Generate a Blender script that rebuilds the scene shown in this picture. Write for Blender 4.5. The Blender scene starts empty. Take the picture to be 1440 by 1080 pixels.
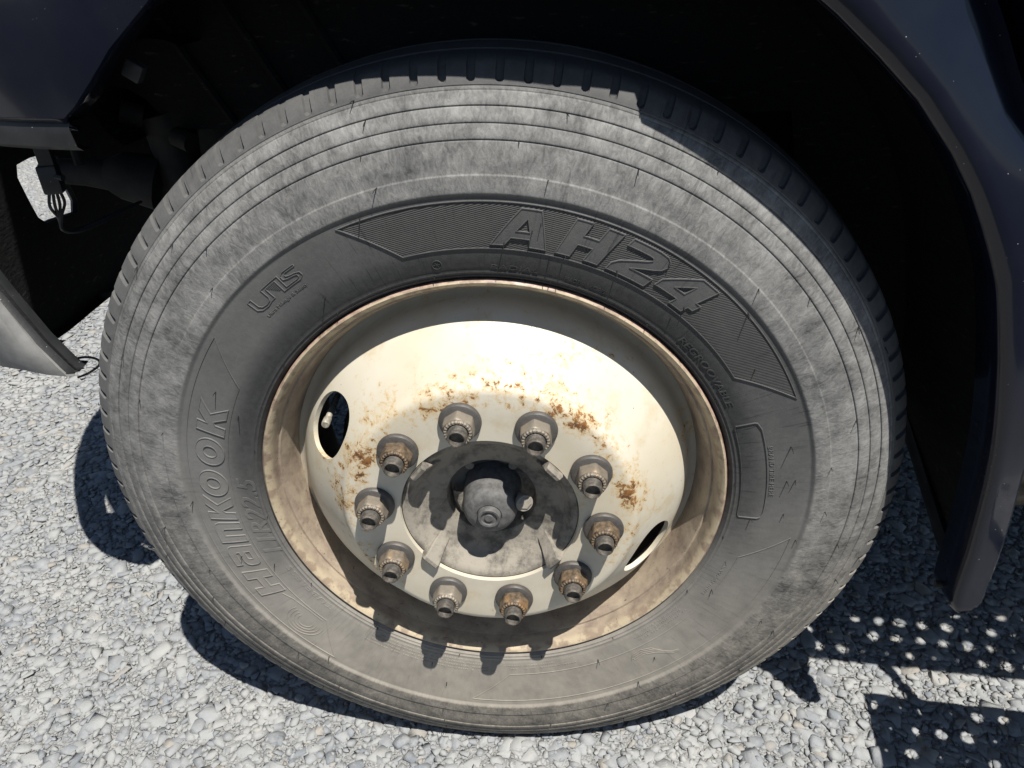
import bpy, bmesh, math, random
import numpy as np
from mathutils import Vector, Matrix
from mathutils.geometry import tessellate_polygon

random.seed(7)
rng = np.random.default_rng(7)
sc = bpy.context.scene
COL = sc.collection
H = 0.505                      # height of the wheel centre above the ground

# ------------------------------------------------------------------ camera
CAM = (0.0955, -0.7760, 0.6164 + H)
YAW, PITCH, ROLL, FPX = -0.0807, -0.5272, -0.0489, 1069.95
fw = Vector((math.sin(YAW) * math.cos(PITCH), math.cos(YAW) * math.cos(PITCH), math.sin(PITCH)))
rt = fw.cross(Vector((0, 0, 1))).normalized()
up = rt.cross(fw)
rt2 = rt * math.cos(ROLL) + up * math.sin(ROLL)
up2 = -rt * math.sin(ROLL) + up * math.cos(ROLL)
cam_d = bpy.data.cameras.new('camera')
cam_d.sensor_width = 36.0
cam_d.lens = FPX / 1440 * 36.0
cam_d.clip_start = 0.02
cam_d.clip_end = 2000
cam = bpy.data.objects.new('camera', cam_d)
COL.objects.link(cam)
cam.matrix_world = Matrix(((rt2.x, up2.x, -fw.x, CAM[0]), (rt2.y, up2.y, -fw.y, CAM[1]),
                           (rt2.z, up2.z, -fw.z, CAM[2]), (0, 0, 0, 1)))
sc.camera = cam

# ------------------------------------------------------------------ light
SUN = Vector((0.237, -0.345, 0.908)).normalized()
world = bpy.data.worlds.new('World')
sc.world = world
world.use_nodes = True
wn = world.node_tree
for n in list(wn.nodes):
    wn.nodes.remove(n)
sky = wn.nodes.new('ShaderNodeTexSky')
sky.sky_type = 'NISHITA'
sky.sun_disc = False
sky.sun_elevation = math.asin(SUN.z)
sky.sun_rotation = math.atan2(SUN.x, SUN.y)
sky.air_density = 0.8
sky.dust_density = 0.2
bg = wn.nodes.new('ShaderNodeBackground')
bg.inputs['Strength'].default_value = 0.05
wo = wn.nodes.new('ShaderNodeOutputWorld')
wn.links.new(sky.outputs[0], bg.inputs[0])
wn.links.new(bg.outputs[0], wo.inputs[0])
sun_d = bpy.data.lights.new('sun', 'SUN')
sun_d.energy = 5.0
sun_d.angle = math.radians(0.5)
sun_d.color = (1.0, 0.962, 0.90)
sun = bpy.data.objects.new('sun', sun_d)
COL.objects.link(sun)
sun.rotation_euler = SUN.to_track_quat('Z', 'Y').to_euler()
sun.location = (2, -3, 8)
vs = sc.view_settings
vs.view_transform = 'Standard'
vs.look = 'None'
vs.exposure = 0.60
vs.gamma = 1.0
vs.use_curve_mapping = False
sc.render.engine = 'CYCLES'
sc.cycles.max_bounces = 5


# ------------------------------------------------------------------ material helpers
class NT:
    def __init__(s, name):
        s.m = bpy.data.materials.new(name)
        s.m.use_nodes = True
        s.t = s.m.node_tree
        for n in list(s.t.nodes):
            s.t.nodes.remove(n)
        s.out = s.t.nodes.new('ShaderNodeOutputMaterial')
        s.b = s.t.nodes.new('ShaderNodeBsdfPrincipled')
        s.t.links.new(s.b.outputs[0], s.out.inputs[0])
        s.tc = s.t.nodes.new('ShaderNodeTexCoord')
        s.co = s.tc.outputs['Object']

    def put(s, sock, v):
        if hasattr(v, 'is_output') or hasattr(v, 'links'):
            s.t.links.new(v, sock)
        else:
            try:
                sock.default_value = v
            except Exception:
                sock.default_value = (v[0], v[1], v[2], 1.0)

    def set(s, **k):
        names = dict(color='Base Color', rough='Roughness', metal='Metallic', spec='Specular IOR Level',
                     coat='Coat Weight', coatr='Coat Roughness', normal='Normal', ior='IOR')
        for a, v in k.items():
            s.put(s.b.inputs[names[a]], v)
        return s

    def math(s, op, a, b=0.0, c=None, clamp=False):
        n = s.t.nodes.new('ShaderNodeMath')
        n.operation = op
        n.use_clamp = clamp
        s.put(n.inputs[0], a)
        s.put(n.inputs[1], b)
        if c is not None:
            s.put(n.inputs[2], c)
        return n.outputs[0]

    def noise(s, scale, detail=4.0, rough=0.55, co=None, dist=0.0, color=False):
        n = s.t.nodes.new('ShaderNodeTexNoise')
        s.put(n.inputs['Vector'], co if co is not None else s.co)
        n.inputs['Scale'].default_value = scale
        n.inputs['Detail'].default_value = detail
        n.inputs['Roughness'].default_value = rough
        n.inputs['Distortion'].default_value = dist
        return n.outputs['Color' if color else 'Fac']

    def voro(s, scale, feature='F1', out='Distance', co=None, rand=1.0):
        n = s.t.nodes.new('ShaderNodeTexVoronoi')
        n.feature = feature
        s.put(n.inputs['Vector'], co if co is not None else s.co)
        n.inputs['Scale'].default_value = scale
        n.inputs['Randomness'].default_value = rand
        return n.outputs[out]

    def map(s, v, a, b, c=0.0, d=1.0, smooth=True):
        n = s.t.nodes.new('ShaderNodeMapRange')
        n.interpolation_type = 'SMOOTHSTEP' if smooth else 'LINEAR'
        s.put(n.inputs[0], v)
        for i, x in enumerate((a, b, c, d)):
            n.inputs[i + 1].default_value = x
        return n.outputs[0]

    def mix(s, f, a, b, mode='MIX'):
        n = s.t.nodes.new('ShaderNodeMix')
        n.data_type = 'RGBA'
        n.blend_type = mode
        n.clamp_factor = True
        s.put(n.inputs[0], f)
        s.put(n.inputs[6], a)
        s.put(n.inputs[7], b)
        return n.outputs[2]

    def xyz(s, co=None):
        n = s.t.nodes.new('ShaderNodeSeparateXYZ')
        s.put(n.inputs[0], co if co is not None else s.co)
        return n.outputs

    def mapping(s, scale=(1, 1, 1), rot=(0, 0, 0), co=None):
        n = s.t.nodes.new('ShaderNodeMapping')
        s.put(n.inputs[0], co if co is not None else s.co)
        n.inputs['Rotation'].default_value = rot
        n.inputs['Scale'].default_value = scale
        return n.outputs[0]

    def bump(s, h, strength=0.3, dist=0.002, normal=None):
        n = s.t.nodes.new('ShaderNodeBump')
        n.inputs['Strength'].default_value = strength
        n.inputs['Distance'].default_value = dist
        s.put(n.inputs['Height'], h)
        if normal is not None:
            s.put(n.inputs['Normal'], normal)
        return n.outputs[0]

    def attr(s, name, out='Fac'):
        n = s.t.nodes.new('ShaderNodeAttribute')
        n.attribute_name = name
        return n.outputs[out]

    def rand(s):
        n = s.t.nodes.new('ShaderNodeObjectInfo')
        return n.outputs['Random']

    def polar(s):
        o = s.xyz()
        r = s.math('SQRT', s.math('ADD', s.math('MULTIPLY', o[0], o[0]), s.math('MULTIPLY', o[2], o[2])))
        th = s.math('ARCTAN2', o[2], o[0])
        return o, r, th

    def vec(s, x, y, z):
        n = s.t.nodes.new('ShaderNodeCombineXYZ')
        s.put(n.inputs[0], x)
        s.put(n.inputs[1], y)
        s.put(n.inputs[2], z)
        return n.outputs[0]


def c4(r, g, b):
    return (r, g, b, 1.0)


def mat_rubber(name, hatch=False, raised=0.0):
    t = NT(name)
    o, r, th = t.polar()
    pol = t.vec(t.math('MULTIPLY', th, 0.42), t.math('MULTIPLY', r, 1.0), 0.0)
    n1 = t.noise(7, 5, 0.6)
    n2 = t.noise(38, 6, 0.65)
    n3 = t.noise(150, 5, 0.7)
    # fine wrinkles across the outer wall: noise drawn out along the radius
    str_co = t.vec(t.math('MULTIPLY', th, 24.0), t.math('MULTIPLY', r, 26.0), 0.0)
    n4 = t.noise(3.2, 5, 0.65, co=str_co, dist=1.4)
    scr = t.vec(t.math('MULTIPLY', th, 3.0), t.math('MULTIPLY', r, 60.0), 0.0)
    n5 = t.noise(3.0, 4, 0.6, co=scr)
    outer = t.math('MULTIPLY', t.map(r, 0.3940, 0.4010), t.map(r, 0.4990, 0.4925))
    band2 = t.map(r, 0.494, 0.499)
    a_band = t.math('MULTIPLY', t.math('MULTIPLY', band2, t.map(r, 0.5195, 0.5160)), t.math('ADD', 0.03, t.math('MULTIPLY', t.math('SUBTRACT', n2, 0.5), 0.40)))
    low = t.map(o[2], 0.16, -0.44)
    bead = t.map(r, 0.352, 0.318)
    # amount of pale dust
    a_out = t.math('MULTIPLY', outer, t.math('ADD', 0.60, t.math('MULTIPLY', t.math('SUBTRACT', t.math('ADD', t.math('ADD', n2, t.math('MULTIPLY', n1, 0.5)), t.math('MULTIPLY', n4, 0.85)), 1.18), 1.40)))
    a_in = t.math('ADD', 0.24, t.math('MULTIPLY', t.math('SUBTRACT', n1, 0.42), 0.45))
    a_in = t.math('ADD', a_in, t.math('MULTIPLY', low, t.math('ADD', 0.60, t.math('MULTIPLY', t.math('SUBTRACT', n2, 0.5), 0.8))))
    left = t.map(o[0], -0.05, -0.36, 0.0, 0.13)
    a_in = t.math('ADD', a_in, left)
    a_in = t.math('MULTIPLY', a_in, t.math('SUBTRACT', 1.0, t.math('MULTIPLY', t.math('MULTIPLY', bead, t.map(o[2], -0.25, 0.15)), 0.8)))
    a_in = t.math('MULTIPLY', a_in, t.math('SUBTRACT', 1.0, outer))
    a = t.math('ADD', t.math('ADD', a_out, a_band), a_in)
    a = t.math('MULTIPLY', a, t.math('SUBTRACT', 1.0, t.math('MULTIPLY', band2, t.map(o[2], -0.32, 0.05, 0.0, 0.25))))
    a = t.math('ADD', a, t.math('MULTIPLY', t.math('SUBTRACT', n3, 0.5), 0.22))
    a = t.math('ADD', a, t.math('MULTIPLY', t.map(n5, 0.62, 0.75), 0.06))
    rad_co = t.vec(t.math('MULTIPLY', th, 60.0), t.math('MULTIPLY', r, 9.0), 0.0)
    n6 = t.noise(1.6, 5, 0.7, co=rad_co, dist=0.5)
    sect = t.map(t.noise(3.0, 2), 0.42, 0.58)
    a = t.math('SUBTRACT', a, t.math('MULTIPLY', t.map(n6, 0.56, 0.68), t.math('MULTIPLY', sect, 0.20)))
    if raised:
        a = t.math('ADD', a, raised)
    # bare rings where the dust lay in the moulded steps
    a = t.math('MAXIMUM', a, 0.02)
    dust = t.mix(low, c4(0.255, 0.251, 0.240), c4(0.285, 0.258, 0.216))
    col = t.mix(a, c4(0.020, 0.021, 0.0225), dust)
    # pale grains caught on the rubber
    sp = t.math('MULTIPLY', t.map(t.voro(420), 0.16, 0.05), t.math('MULTIPLY', t.map(t.noise(60), 0.55, 0.75), t.map(o[2], 0.0, -0.35, 0.12, 0.85)))
    col = t.mix(sp, col, c4(0.34, 0.315, 0.27))
    h = t.math('ADD', t.math('MULTIPLY', n4, t.math('MULTIPLY', outer, 1.0)), t.math('MULTIPLY', n3, 0.35))
    nm = t.bump(h, 0.30, 0.0020)
    nm = t.bump(t.noise(600, 3), 0.25, 0.0004, nm)
    if hatch:
        w = t.t.nodes.new('ShaderNodeTexWave')
        w.wave_type = 'BANDS'
        w.bands_direction = 'Z'
        t.put(w.inputs['Vector'], t.mapping((1, 1, 1), (0, math.radians(14), 0)))
        w.inputs['Scale'].default_value = 150.0
        nm = t.bump(w.outputs['Fac'], 0.75, 0.0009, nm)
        col = t.mix(0.30, col, c4(0.012, 0.012, 0.013))
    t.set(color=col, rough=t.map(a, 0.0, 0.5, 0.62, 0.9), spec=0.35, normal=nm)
    return t.m


def mat_cream():
    t = NT('chipped_cream_wheel_paint')
    o, r, th = t.polar()
    base = t.mix(t.map(t.noise(9, 3), 0.35, 0.7), c4(0.585, 0.545, 0.450), c4(0.54, 0.485, 0.37))
    # soft yellow staining
    base = t.mix(t.math('MULTIPLY', t.map(t.noise(24, 4, 0.6), 0.52, 0.72), 0.55), base, c4(0.47, 0.385, 0.235))
    low = t.map(o[2], 0.02, -0.2)
    # road film towards the bolt face and the lower half
    film = t.math('MULTIPLY', t.map(r, 0.205, 0.135), t.math('ADD', 0.14, t.math('MULTIPLY', low, 0.36)))
    film = t.math('ADD', film, t.math('MULTIPLY', t.map(r, 0.245, 0.26), 0.35))
    film = t.math('MULTIPLY', film, t.map(t.noise(30, 5, 0.65), 0.2, 0.75, 0.55, 1.15))
    base = t.mix(film, base, c4(0.335, 0.290, 0.228))
    # rust in flakes round the shoulder of the bolt face
    sh = t.math('MULTIPLY', t.map(r, 0.146, 0.166), t.map(r, 0.222, 0.182))
    up_m = t.map(o[2], -0.17, 0.02, 0.35, 1.0)
    n = t.noise(92, 9, 0.74, dist=0.3)
    big = t.noise(13, 3, 0.5)
    thr = t.math('ADD', n, t.math('ADD', t.math('MULTIPLY', t.math('MULTIPLY', sh, up_m), 0.115), t.math('MULTIPLY', t.math('SUBTRACT', big, 0.5), 0.48)))
    for cx, cz, rad, amt in ((.168, .036, .020, .16), (.172, .018, .016, .12), (.108, .134, .026, .15), (.085, .150, .020, .12), (-.146, .086, .024, .13), (-.155, .060, .018, .10), (-.02, .172, .024, .09), (.150, -.075, .020, .09)):
        dx, dz = t.math('SUBTRACT', o[0], cx), t.math('SUBTRACT', o[2], cz)
        d2 = t.math('SQRT', t.math('ADD', t.math('MULTIPLY', dx, dx), t.math('MULTIPLY', dz, dz)))
        thr = t.math('ADD', thr, t.map(d2, rad, 0.0, 0.0, amt))
    rust = t.map(thr, 0.682, 0.765)
    halo = t.map(thr, 0.565, 0.72)
    speck = t.math('MULTIPLY', t.map(t.voro(95), 0.10, 0.05), t.map(t.noise(21), 0.56, 0.62))
    rc = t.mix(t.map(t.noise(120, 4), 0.35, 0.65), c4(0.25, 0.11, 0.032), c4(0.095, 0.042, 0.018))
    col = t.mix(t.math('MULTIPLY', halo, 0.60), base, c4(0.50, 0.32, 0.11))
    col = t.mix(t.math('MAXIMUM', rust, t.math('MULTIPLY', speck, 0.8)), col, rc)
    grit = t.math('MULTIPLY', t.map(t.voro(260), 0.14, 0.06), t.map(t.noise(45), 0.5, 0.62))
    col = t.mix(t.math('MULTIPLY', grit, 0.6), col, c4(0.12, 0.10, 0.075))
    nm = t.bump(t.math('SUBTRACT', t.math('MULTIPLY', t.noise(20, 3), 0.5), t.math('MULTIPLY', rust, 0.35)), 0.35, 0.0012)
    t.set(color=col, rough=t.map(rust, 0.0, 1.0, 0.48, 0.9), spec=0.4, normal=nm)
    return t.m


def mat_rim():
    t = NT('rusty_rim_gutter')
    o, r, th = t.polar()
    p = t.vec(t.math('MULTIPLY', th, 2.2), t.math('MULTIPLY', r, 14.0), t.math('MULTIPLY', o[1], 14.0))
    n = t.noise(2.6, 6, 0.65, co=p, dist=0.4)
    n2 = t.noise(46, 6, 0.7)
    brown = t.mix(t.map(n2, 0.35, 0.7), c4(0.181, 0.137, 0.106), c4(0.262, 0.205, 0.161))
    cream = t.mix(t.map(n2, 0.3, 0.7), c4(0.427, 0.366, 0.271), c4(0.334, 0.268, 0.190))
    f = t.map(t.math('ADD', n, t.math('MULTIPLY', t.math('SUBTRACT', n2, 0.5), 0.55)), 0.26, 0.80)
    col = t.mix(f, brown, cream)
    lip = t.math('MULTIPLY', t.map(r, 0.2855, 0.289), t.map(r, 0.2985, 0.2965))
    col = t.mix(t.math('MULTIPLY', lip, 0.85), col, t.mix(t.map(t.noise(60), 0.45, 0.6), c4(0.408, 0.338, 0.229), c4(0.244, 0.184, 0.129)))
    edge = t.map(r, 0.2955, 0.2975)
    col = t.mix(edge, col, t.mix(t.map(t.noise(90, 5), 0.42, 0.6), c4(0.411, 0.267, 0.209), c4(0.183, 0.113, 0.078)))
    col = t.mix(t.map(t.noise(170, 4, 0.7), 0.62, 0.72), col, c4(0.091, 0.062, 0.047))
    t.set(color=col, rough=t.map(n2, 0.3, 0.7, 0.42, 0.75), spec=0.5, normal=t.bump(n2, 0.5, 0.0016))
    return t.m


def mat_nut(name, stud=False):
    t = NT(name)
    n = t.noise(160, 5, 0.65)
    big = t.noise(55, 3)
    rd = t.rand()
    if stud:
        col = t.mix(t.map(n, 0.35, 0.7), c4(0.055, 0.051, 0.045), c4(0.135, 0.117, 0.095))
        t.set(color=col, rough=0.62, metal=0.25, normal=t.bump(n, 0.8, 0.0010))
    else:
        col = t.mix(t.map(n, 0.35, 0.65), c4(0.075, 0.056, 0.038), c4(0.195, 0.142, 0.092))
        orange = t.math('MULTIPLY', t.map(big, 0.47, 0.6), t.map(rd, 0.15, 0.9, 0.05, 0.6))
        col = t.mix(orange, col, c4(0.29, 0.165, 0.068))
        col = t.mix(t.map(rd, 0.78, 0.95, 0.0, 0.75), col, c4(0.26, 0.235, 0.195))
        yv = t.xyz()[1]
        fl = t.map(yv, -0.0092, -0.0074)
        col = t.mix(t.math('MULTIPLY', fl, 0.88), col, t.mix(n, c4(0.042, 0.044, 0.050), c4(0.105, 0.099, 0.09)))
        t.set(color=col, rough=0.55, metal=0.35, normal=t.bump(n, 0.6, 0.0008))
    return t.m


def mat_simple(name, col, rough, n_amt=0.35, scale=40, bump=0.3, metal=0.0, spec=0.5, col2=None, dist=0.001):
    t = NT(name)
    n = t.noise(scale, 6, 0.65)
    c2 = col2 or tuple(min(1, x * (1 + n_amt * 2)) for x in col)
    c1 = tuple(x * (1 - n_amt) for x in col)
    t.set(color=t.mix(t.map(n, 0.3, 0.7), c4(*c1), c4(*c2)), rough=rough, metal=metal, spec=spec,
          normal=t.bump(n, bump, dist))
    return t.m


def mat_hub():
    t = NT('dusty_cast_hub')
    n = t.noise(34, 5, 0.6)
    f = t.noise(170, 5, 0.7)
    o, r, th = t.polar()
    dustm = t.map(t.math('ADD', n, t.math('MULTIPLY', t.math('SUBTRACT', f, 0.5), 0.35)), 0.30, 0.60, 0.28, 1.0)
    col = t.mix(dustm, c4(0.035, 0.033, 0.031), c4(0.265, 0.24, 0.20))
    col = t.mix(t.map(t.voro(300), 0.13, 0.05, 0.0, 0.6), col, c4(0.36, 0.33, 0.28))
    t.set(color=col, rough=0.9, spec=0.25, normal=t.bump(t.math('ADD', f, n), 0.5, 0.0014))
    return t.m


def mat_paint():
    t = NT('glossy_navy_paint')
    dustn = t.noise(9, 5, 0.6)
    speck = t.math('MULTIPLY', t.map(t.voro(110), 0.055, 0.025), t.map(t.noise(13), 0.46, 0.56))
    col = t.mix(t.map(dustn, 0.4, 0.8, 0.0, 0.025), c4(0.004, 0.006, 0.015), c4(0.16, 0.16, 0.165))
    col = t.mix(speck, col, c4(0.6, 0.6, 0.58))
    t.set(color=col, rough=t.map(dustn, 0.3, 0.8, 0.14, 0.32), coat=0.4, coatr=0.08, spec=0.25)
    return t.m


def mat_plastic(name, col, rough=0.6, specks=True, scale=220):
    t = NT(name)
    n = t.noise(18, 5, 0.6)
    f = t.noise(scale, 3)
    c = t.mix(t.map(n, 0.35, 0.75), c4(*col), c4(*[x * 1.55 + 0.004 for x in col]))
    if specks:
        sp = t.math('MULTIPLY', t.map(t.voro(120), 0.075, 0.03), t.map(t.noise(25), 0.47, 0.56))
        c = t.mix(sp, c, c4(0.5, 0.5, 0.48))
        scr = t.map(t.noise(4, 4, 0.6, co=t.mapping((60, 60, 6), (0.2, 0.5, 0.0))), 0.68, 0.74)
        c = t.mix(t.math('MULTIPLY', scr, 0.3), c, c4(0.22, 0.22, 0.21))
    t.set(color=c, rough=rough, spec=0.4, normal=t.bump(f, 0.35, 0.0005))
    return t.m


def mat_liner():
    t = NT('muddy_black_liner')
    n = t.noise(4, 5, 0.65, co=t.mapping((9, 9, 34)))
    mud = t.map(n, 0.60, 0.72)
    col = t.mix(mud, c4(0.009, 0.009, 0.0095), c4(0.055, 0.05, 0.04))
    t.set(color=col, rough=0.8, spec=0.25, normal=t.bump(t.math('ADD', n, t.noise(60, 4)), 0.5, 0.004))
    return t.m


def stone_color(t, rnd):
    ramp = t.t.nodes.new('ShaderNodeValToRGB')
    cr = ramp.color_ramp
    cr.interpolation = 'LINEAR'
    pts = [(0.0, (0.142, 0.154, 0.169)), (0.12, (0.191, 0.205, 0.221)), (0.40, (0.246, 0.258, 0.263)),
           (0.72, (0.284, 0.290, 0.286)), (0.90, (0.227, 0.242, 0.260)), (0.96, (0.271, 0.248, 0.212)), (1.0, (0.307, 0.305, 0.296))]
    while len(cr.elements) < len(pts):
        cr.elements.new(0.5)
    for e, (p, c) in zip(cr.elements, pts):
        e.position = p
        e.color = c4(*c)
    t.put(ramp.inputs[0], rnd)
    geo = t.t.nodes.new('ShaderNodeNewGeometry')
    pos = geo.outputs['Position']
    n = t.noise(70, 6, 0.7, co=pos)
    col = t.mix(t.map(n, 0.35, 0.75, 0.0, 0.55), ramp.outputs[0], c4(0.332, 0.332, 0.322))
    col = t.mix(t.math('MULTIPLY', t.map(t.noise(190, 4, 0.7, co=pos), 0.6, 0.75), 0.45), col, c4(0.18, 0.184, 0.188))
    dust = t.map(t.noise(5.5, 4, 0.6, co=pos), 0.42, 0.72, 0.0, 0.65)
    col = t.mix(dust, col, c4(0.350, 0.347, 0.330))
    return col, n, pos


def mat_stone(name, per_object):
    t = NT(name)
    col, n, pos = stone_color(t, t.rand() if per_object else t.attr('tint'))
    t.set(color=col, rough=0.92, spec=0.2, normal=t.bump(t.math('ADD', n, t.noise(240, 4, 0.7, co=pos)), 0.55, 0.0016))
    return t.m


def mat_ground():
    t = NT('crushed_stone_dust_ground')
    geo = t.t.nodes.new('ShaderNodeNewGeometry')
    pos = geo.outputs['Position']
    g1 = t.noise(55, 6, 0.72, co=pos)
    e = t.voro(260, co=pos)
    far_ = t.voro(36, 'DISTANCE_TO_EDGE', co=pos)
    col = t.mix(t.map(g1, 0.3, 0.7), c4(0.24, 0.242, 0.238), c4(0.33, 0.328, 0.315))
    col = t.mix(t.map(e, 0.25, 0.6, 0.0, 0.5), col, c4(0.20, 0.20, 0.198))
    h = t.math('ADD', t.math('ADD', t.math('MULTIPLY', t.map(far_, 0.0, 0.15), 0.6), g1), t.math('MULTIPLY', e, -0.7))
    t.set(color=col, rough=0.95, spec=0.15, normal=t.bump(h, 0.9, 0.004))
    return t.m


M = dict(
    rubber=mat_rubber('dusty_black_rubber'), rubber_hatch=mat_rubber('hatched_black_rubber', True),
    rubber_raised=mat_rubber('raised_black_rubber', False, 0.045), cream=mat_cream(), rim=mat_rim(),
    nut=mat_nut('rusty_steel_nut'), stud=mat_nut('dull_steel_stud', True),
    hub=mat_hub(),
    hubcap=mat_simple('dusty_dark_cap', (0.085, 0.083, 0.08), 0.75, 0.25, 120, 0.4),
    paint=mat_paint(), plastic=mat_plastic('black_plastic', (0.013, 0.0138, 0.0152), 0.45),
    greyplastic=mat_plastic('faded_grey_plastic', (0.165, 0.163, 0.156), 0.7),
    liner=mat_liner(), grime=mat_simple('oily_underbody_grime', (0.010, 0.009, 0.008), 0.8, 0.4, 30, 0.5, dist=0.004),
    tank=mat_simple('stained_brown_tank', (0.06, 0.046, 0.033), 0.3, 0.5, 26, 0.25, metal=0.35, col2=(0.15, 0.125, 0.095)),
    rubberhose=mat_simple('black_cable', (0.012, 0.012, 0.012), 0.5),
    steel=mat_simple('worn_step_steel', (0.22, 0.22, 0.215), 0.5, 0.3, 50, 0.3, metal=0.6),
    valve=mat_simple('dull_brass_valve', (0.36, 0.33, 0.27), 0.5, 0.25, 200, 0.2, metal=0.4),
    dark_surround=mat_simple('unseen_dark_ground', (0.045, 0.045, 0.046), 0.9, 0.25, 60, 0.4, spec=0.2),
    stone=mat_stone('crushed_stone', False), stone_one=mat_stone('crushed_stone_single', True), ground=mat_ground(),
)


# ------------------------------------------------------------------ mesh helpers
class MB:
    def __init__(s):
        s.v, s.f = [], []

    def add(s, vs_, fs):
        o = len(s.v)
        s.v += [tuple(map(float, p)) for p in vs_]
        s.f += [tuple(int(i) + o for i in f) for f in fs]
        return s

    def grid(s, P, close_u=False, close_v=False):
        nu, nv = len(P), len(P[0])
        fs = []
        for i in range(nu if close_u else nu - 1):
            for j in range(nv if close_v else nv - 1):
                a, b = i, (i + 1) % nu
                c, d = j, (j + 1) % nv
                fs.append((a * nv + c, b * nv + c, b * nv + d, a * nv + d))
        return s.add([p for row in P for p in row], fs)

    def revolve(s, prof, seg=64, close=False, cap=False):
        """prof: (r, y) pairs turned about the y axis"""
        P = []
        for i in range(seg):
            a = 2 * math.pi * i / seg
            P.append([(r * math.cos(a), y, r * math.sin(a)) for r, y in prof])
        return s.grid(P, True, close)

    def box(s, c, d, rz=0.0, ry=0.0, bev=0.0):
        x, y, z = d[0] / 2, d[1] / 2, d[2] / 2
        b = min(bev, x * .9, y * .9, z * .9)
        bm = bmesh.new()
        bmesh.ops.create_cube(bm, size=1.0)
        for v in bm.verts:
            v.co = Vector((v.co.x * d[0], v.co.y * d[1], v.co.z * d[2]))
        if b > 0:
            bmesh.ops.bevel(bm, geom=bm.edges[:], offset=b, segments=2, affect='EDGES', profile=0.5)
        R_ = Matrix.Rotation(rz, 4, 'Z') @ Matrix.Rotation(ry, 4, 'Y')
        bm.verts.index_update()
        s.add([R_ @ v.co + Vector(c) for v in bm.verts], [[v.index for v in f.verts] for f in bm.faces])
        bm.free()
        return s

    def tube(s, pts, rad, seg=10, cap=True):
        pts = [Vector(p) for p in pts]
        rads = rad if isinstance(rad, (list, tuple)) else [rad] * len(pts)
        P = []
        n0 = None
        for i, p in enumerate(pts):
            d = (pts[min(i + 1, len(pts) - 1)] - pts[max(i - 1, 0)])
            if d.length < 1e-9:
                d = pts[-1] - pts[0]
            d.normalize()
            if n0 is None:
                n0 = d.orthogonal().normalized()
            n0 = (n0 - d * n0.dot(d)).normalized()
            b = d.cross(n0)
            P.append([p + (n0 * math.cos(2 * math.pi * k / seg) + b * math.sin(2 * math.pi * k / seg)) * rads[i] for k in range(seg)])
        s.grid(P, False, True)
        if cap:
            o = len(s.v) - len(pts) * seg
            s.f.append(tuple(range(o, o + seg)))
            s.f.append(tuple(range(o + (len(pts) - 1) * seg, o + len(pts) * seg)))
        return s

    def mesh(s, name, mat, smooth=35.0, recalc=True, weld=0.0):
        me = bpy.data.meshes.new(name)
        me.from_pydata(s.v, [], s.f)
        if recalc:
            bm = bmesh.new()
            bm.from_mesh(me)
            if weld:
                bmesh.ops.remove_doubles(bm, verts=bm.verts[:], dist=weld)
            bmesh.ops.recalc_face_normals(bm, faces=bm.faces[:])
            bm.to_mesh(me)
            bm.free()
        finish(me, mat, smooth)
        return me

    def build(s, name, mat, parent=None, loc=(0, 0, 0), smooth=35.0, label=None, recalc=True, weld=0.0):
        return link(name, s.mesh(name, mat, smooth, recalc, weld), parent, loc, label)


def finish(me, mat, smooth):
    me.materials.append(mat)
    if smooth:
        me.polygons.foreach_set('use_smooth', [True] * len(me.polygons))
        me.set_sharp_from_angle(angle=math.radians(smooth))
    me.update()


def link(name, me, parent=None, loc=(0, 0, 0), label=None):
    o = bpy.data.objects.new(name, me)
    COL.objects.link(o)
    o.location = loc
    if parent is not None:
        o.parent = parent
    if label:
        o['label'] = label
    return o


def bake(o, smooth=35.0):
    """apply the object's modifiers to its mesh"""
    dg = bpy.context.evaluated_depsgraph_get()
    me = bpy.data.meshes.new_from_object(o.evaluated_get(dg))
    o.modifiers.clear()
    o.data = me
    me.polygons.foreach_set('use_smooth', [True] * len(me.polygons))
    me.set_sharp_from_angle(angle=math.radians(smooth))
    me.update()


def cut(o, cutter):
    m = o.modifiers.new('cut', 'BOOLEAN')
    m.operation = 'DIFFERENCE'
    m.solver = 'EXACT'
    m.object = cutter


def spline(xs, ys, q):
    """natural cubic spline"""
    xs, ys, q = np.asarray(xs), np.asarray(ys), np.asarray(q)
    n = len(xs)
    h = np.diff(xs)
    A = np.zeros((n, n))
    b = np.zeros(n)
    A[0, 0] = A[-1, -1] = 1
    for i in range(1, n - 1):
        A[i, i - 1], A[i, i], A[i, i + 1] = h[i - 1], 2 * (h[i - 1] + h[i]), h[i]
        b[i] = 6 * ((ys[i + 1] - ys[i]) / h[i] - (ys[i] - ys[i - 1]) / h[i - 1])
    m = np.linalg.solve(A, b)
    k = np.clip(np.searchsorted(xs, q) - 1, 0, n - 2)
    d = q - xs[k]
    hk = h[k]
    return (m[k] * (hk - d) ** 3 + m[k + 1] * d ** 3) / (6 * hk) + (ys[k] / hk - m[k] * hk / 6) * (hk - d) + (ys[k + 1] / hk - m[k + 1] * hk / 6) * d


def sstep(a, b, x):
    t = np.clip((np.asarray(x, float) - a) / (b - a), 0, 1)
    return t * t * (3 - 2 * t)


def catmull(pts, n=8):
    P = [Vector(p) for p in pts]
    P = [2 * P[0] - P[1]] + P + [2 * P[-1] - P[-2]]
    out = []
    for i in range(1, len(P) - 2):
        for k in range(n):
            t = k / n
            out.append(0.5 * ((2 * P[i]) + (-P[i - 1] + P[i + 1]) * t + (2 * P[i - 1] - 5 * P[i] + 4 * P[i + 1] - P[i + 2]) * t * t
                              + (-P[i - 1] + 3 * P[i] - 3 * P[i + 1] + P[i + 2]) * t ** 3))
    out.append(P[-2])
    return out


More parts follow.
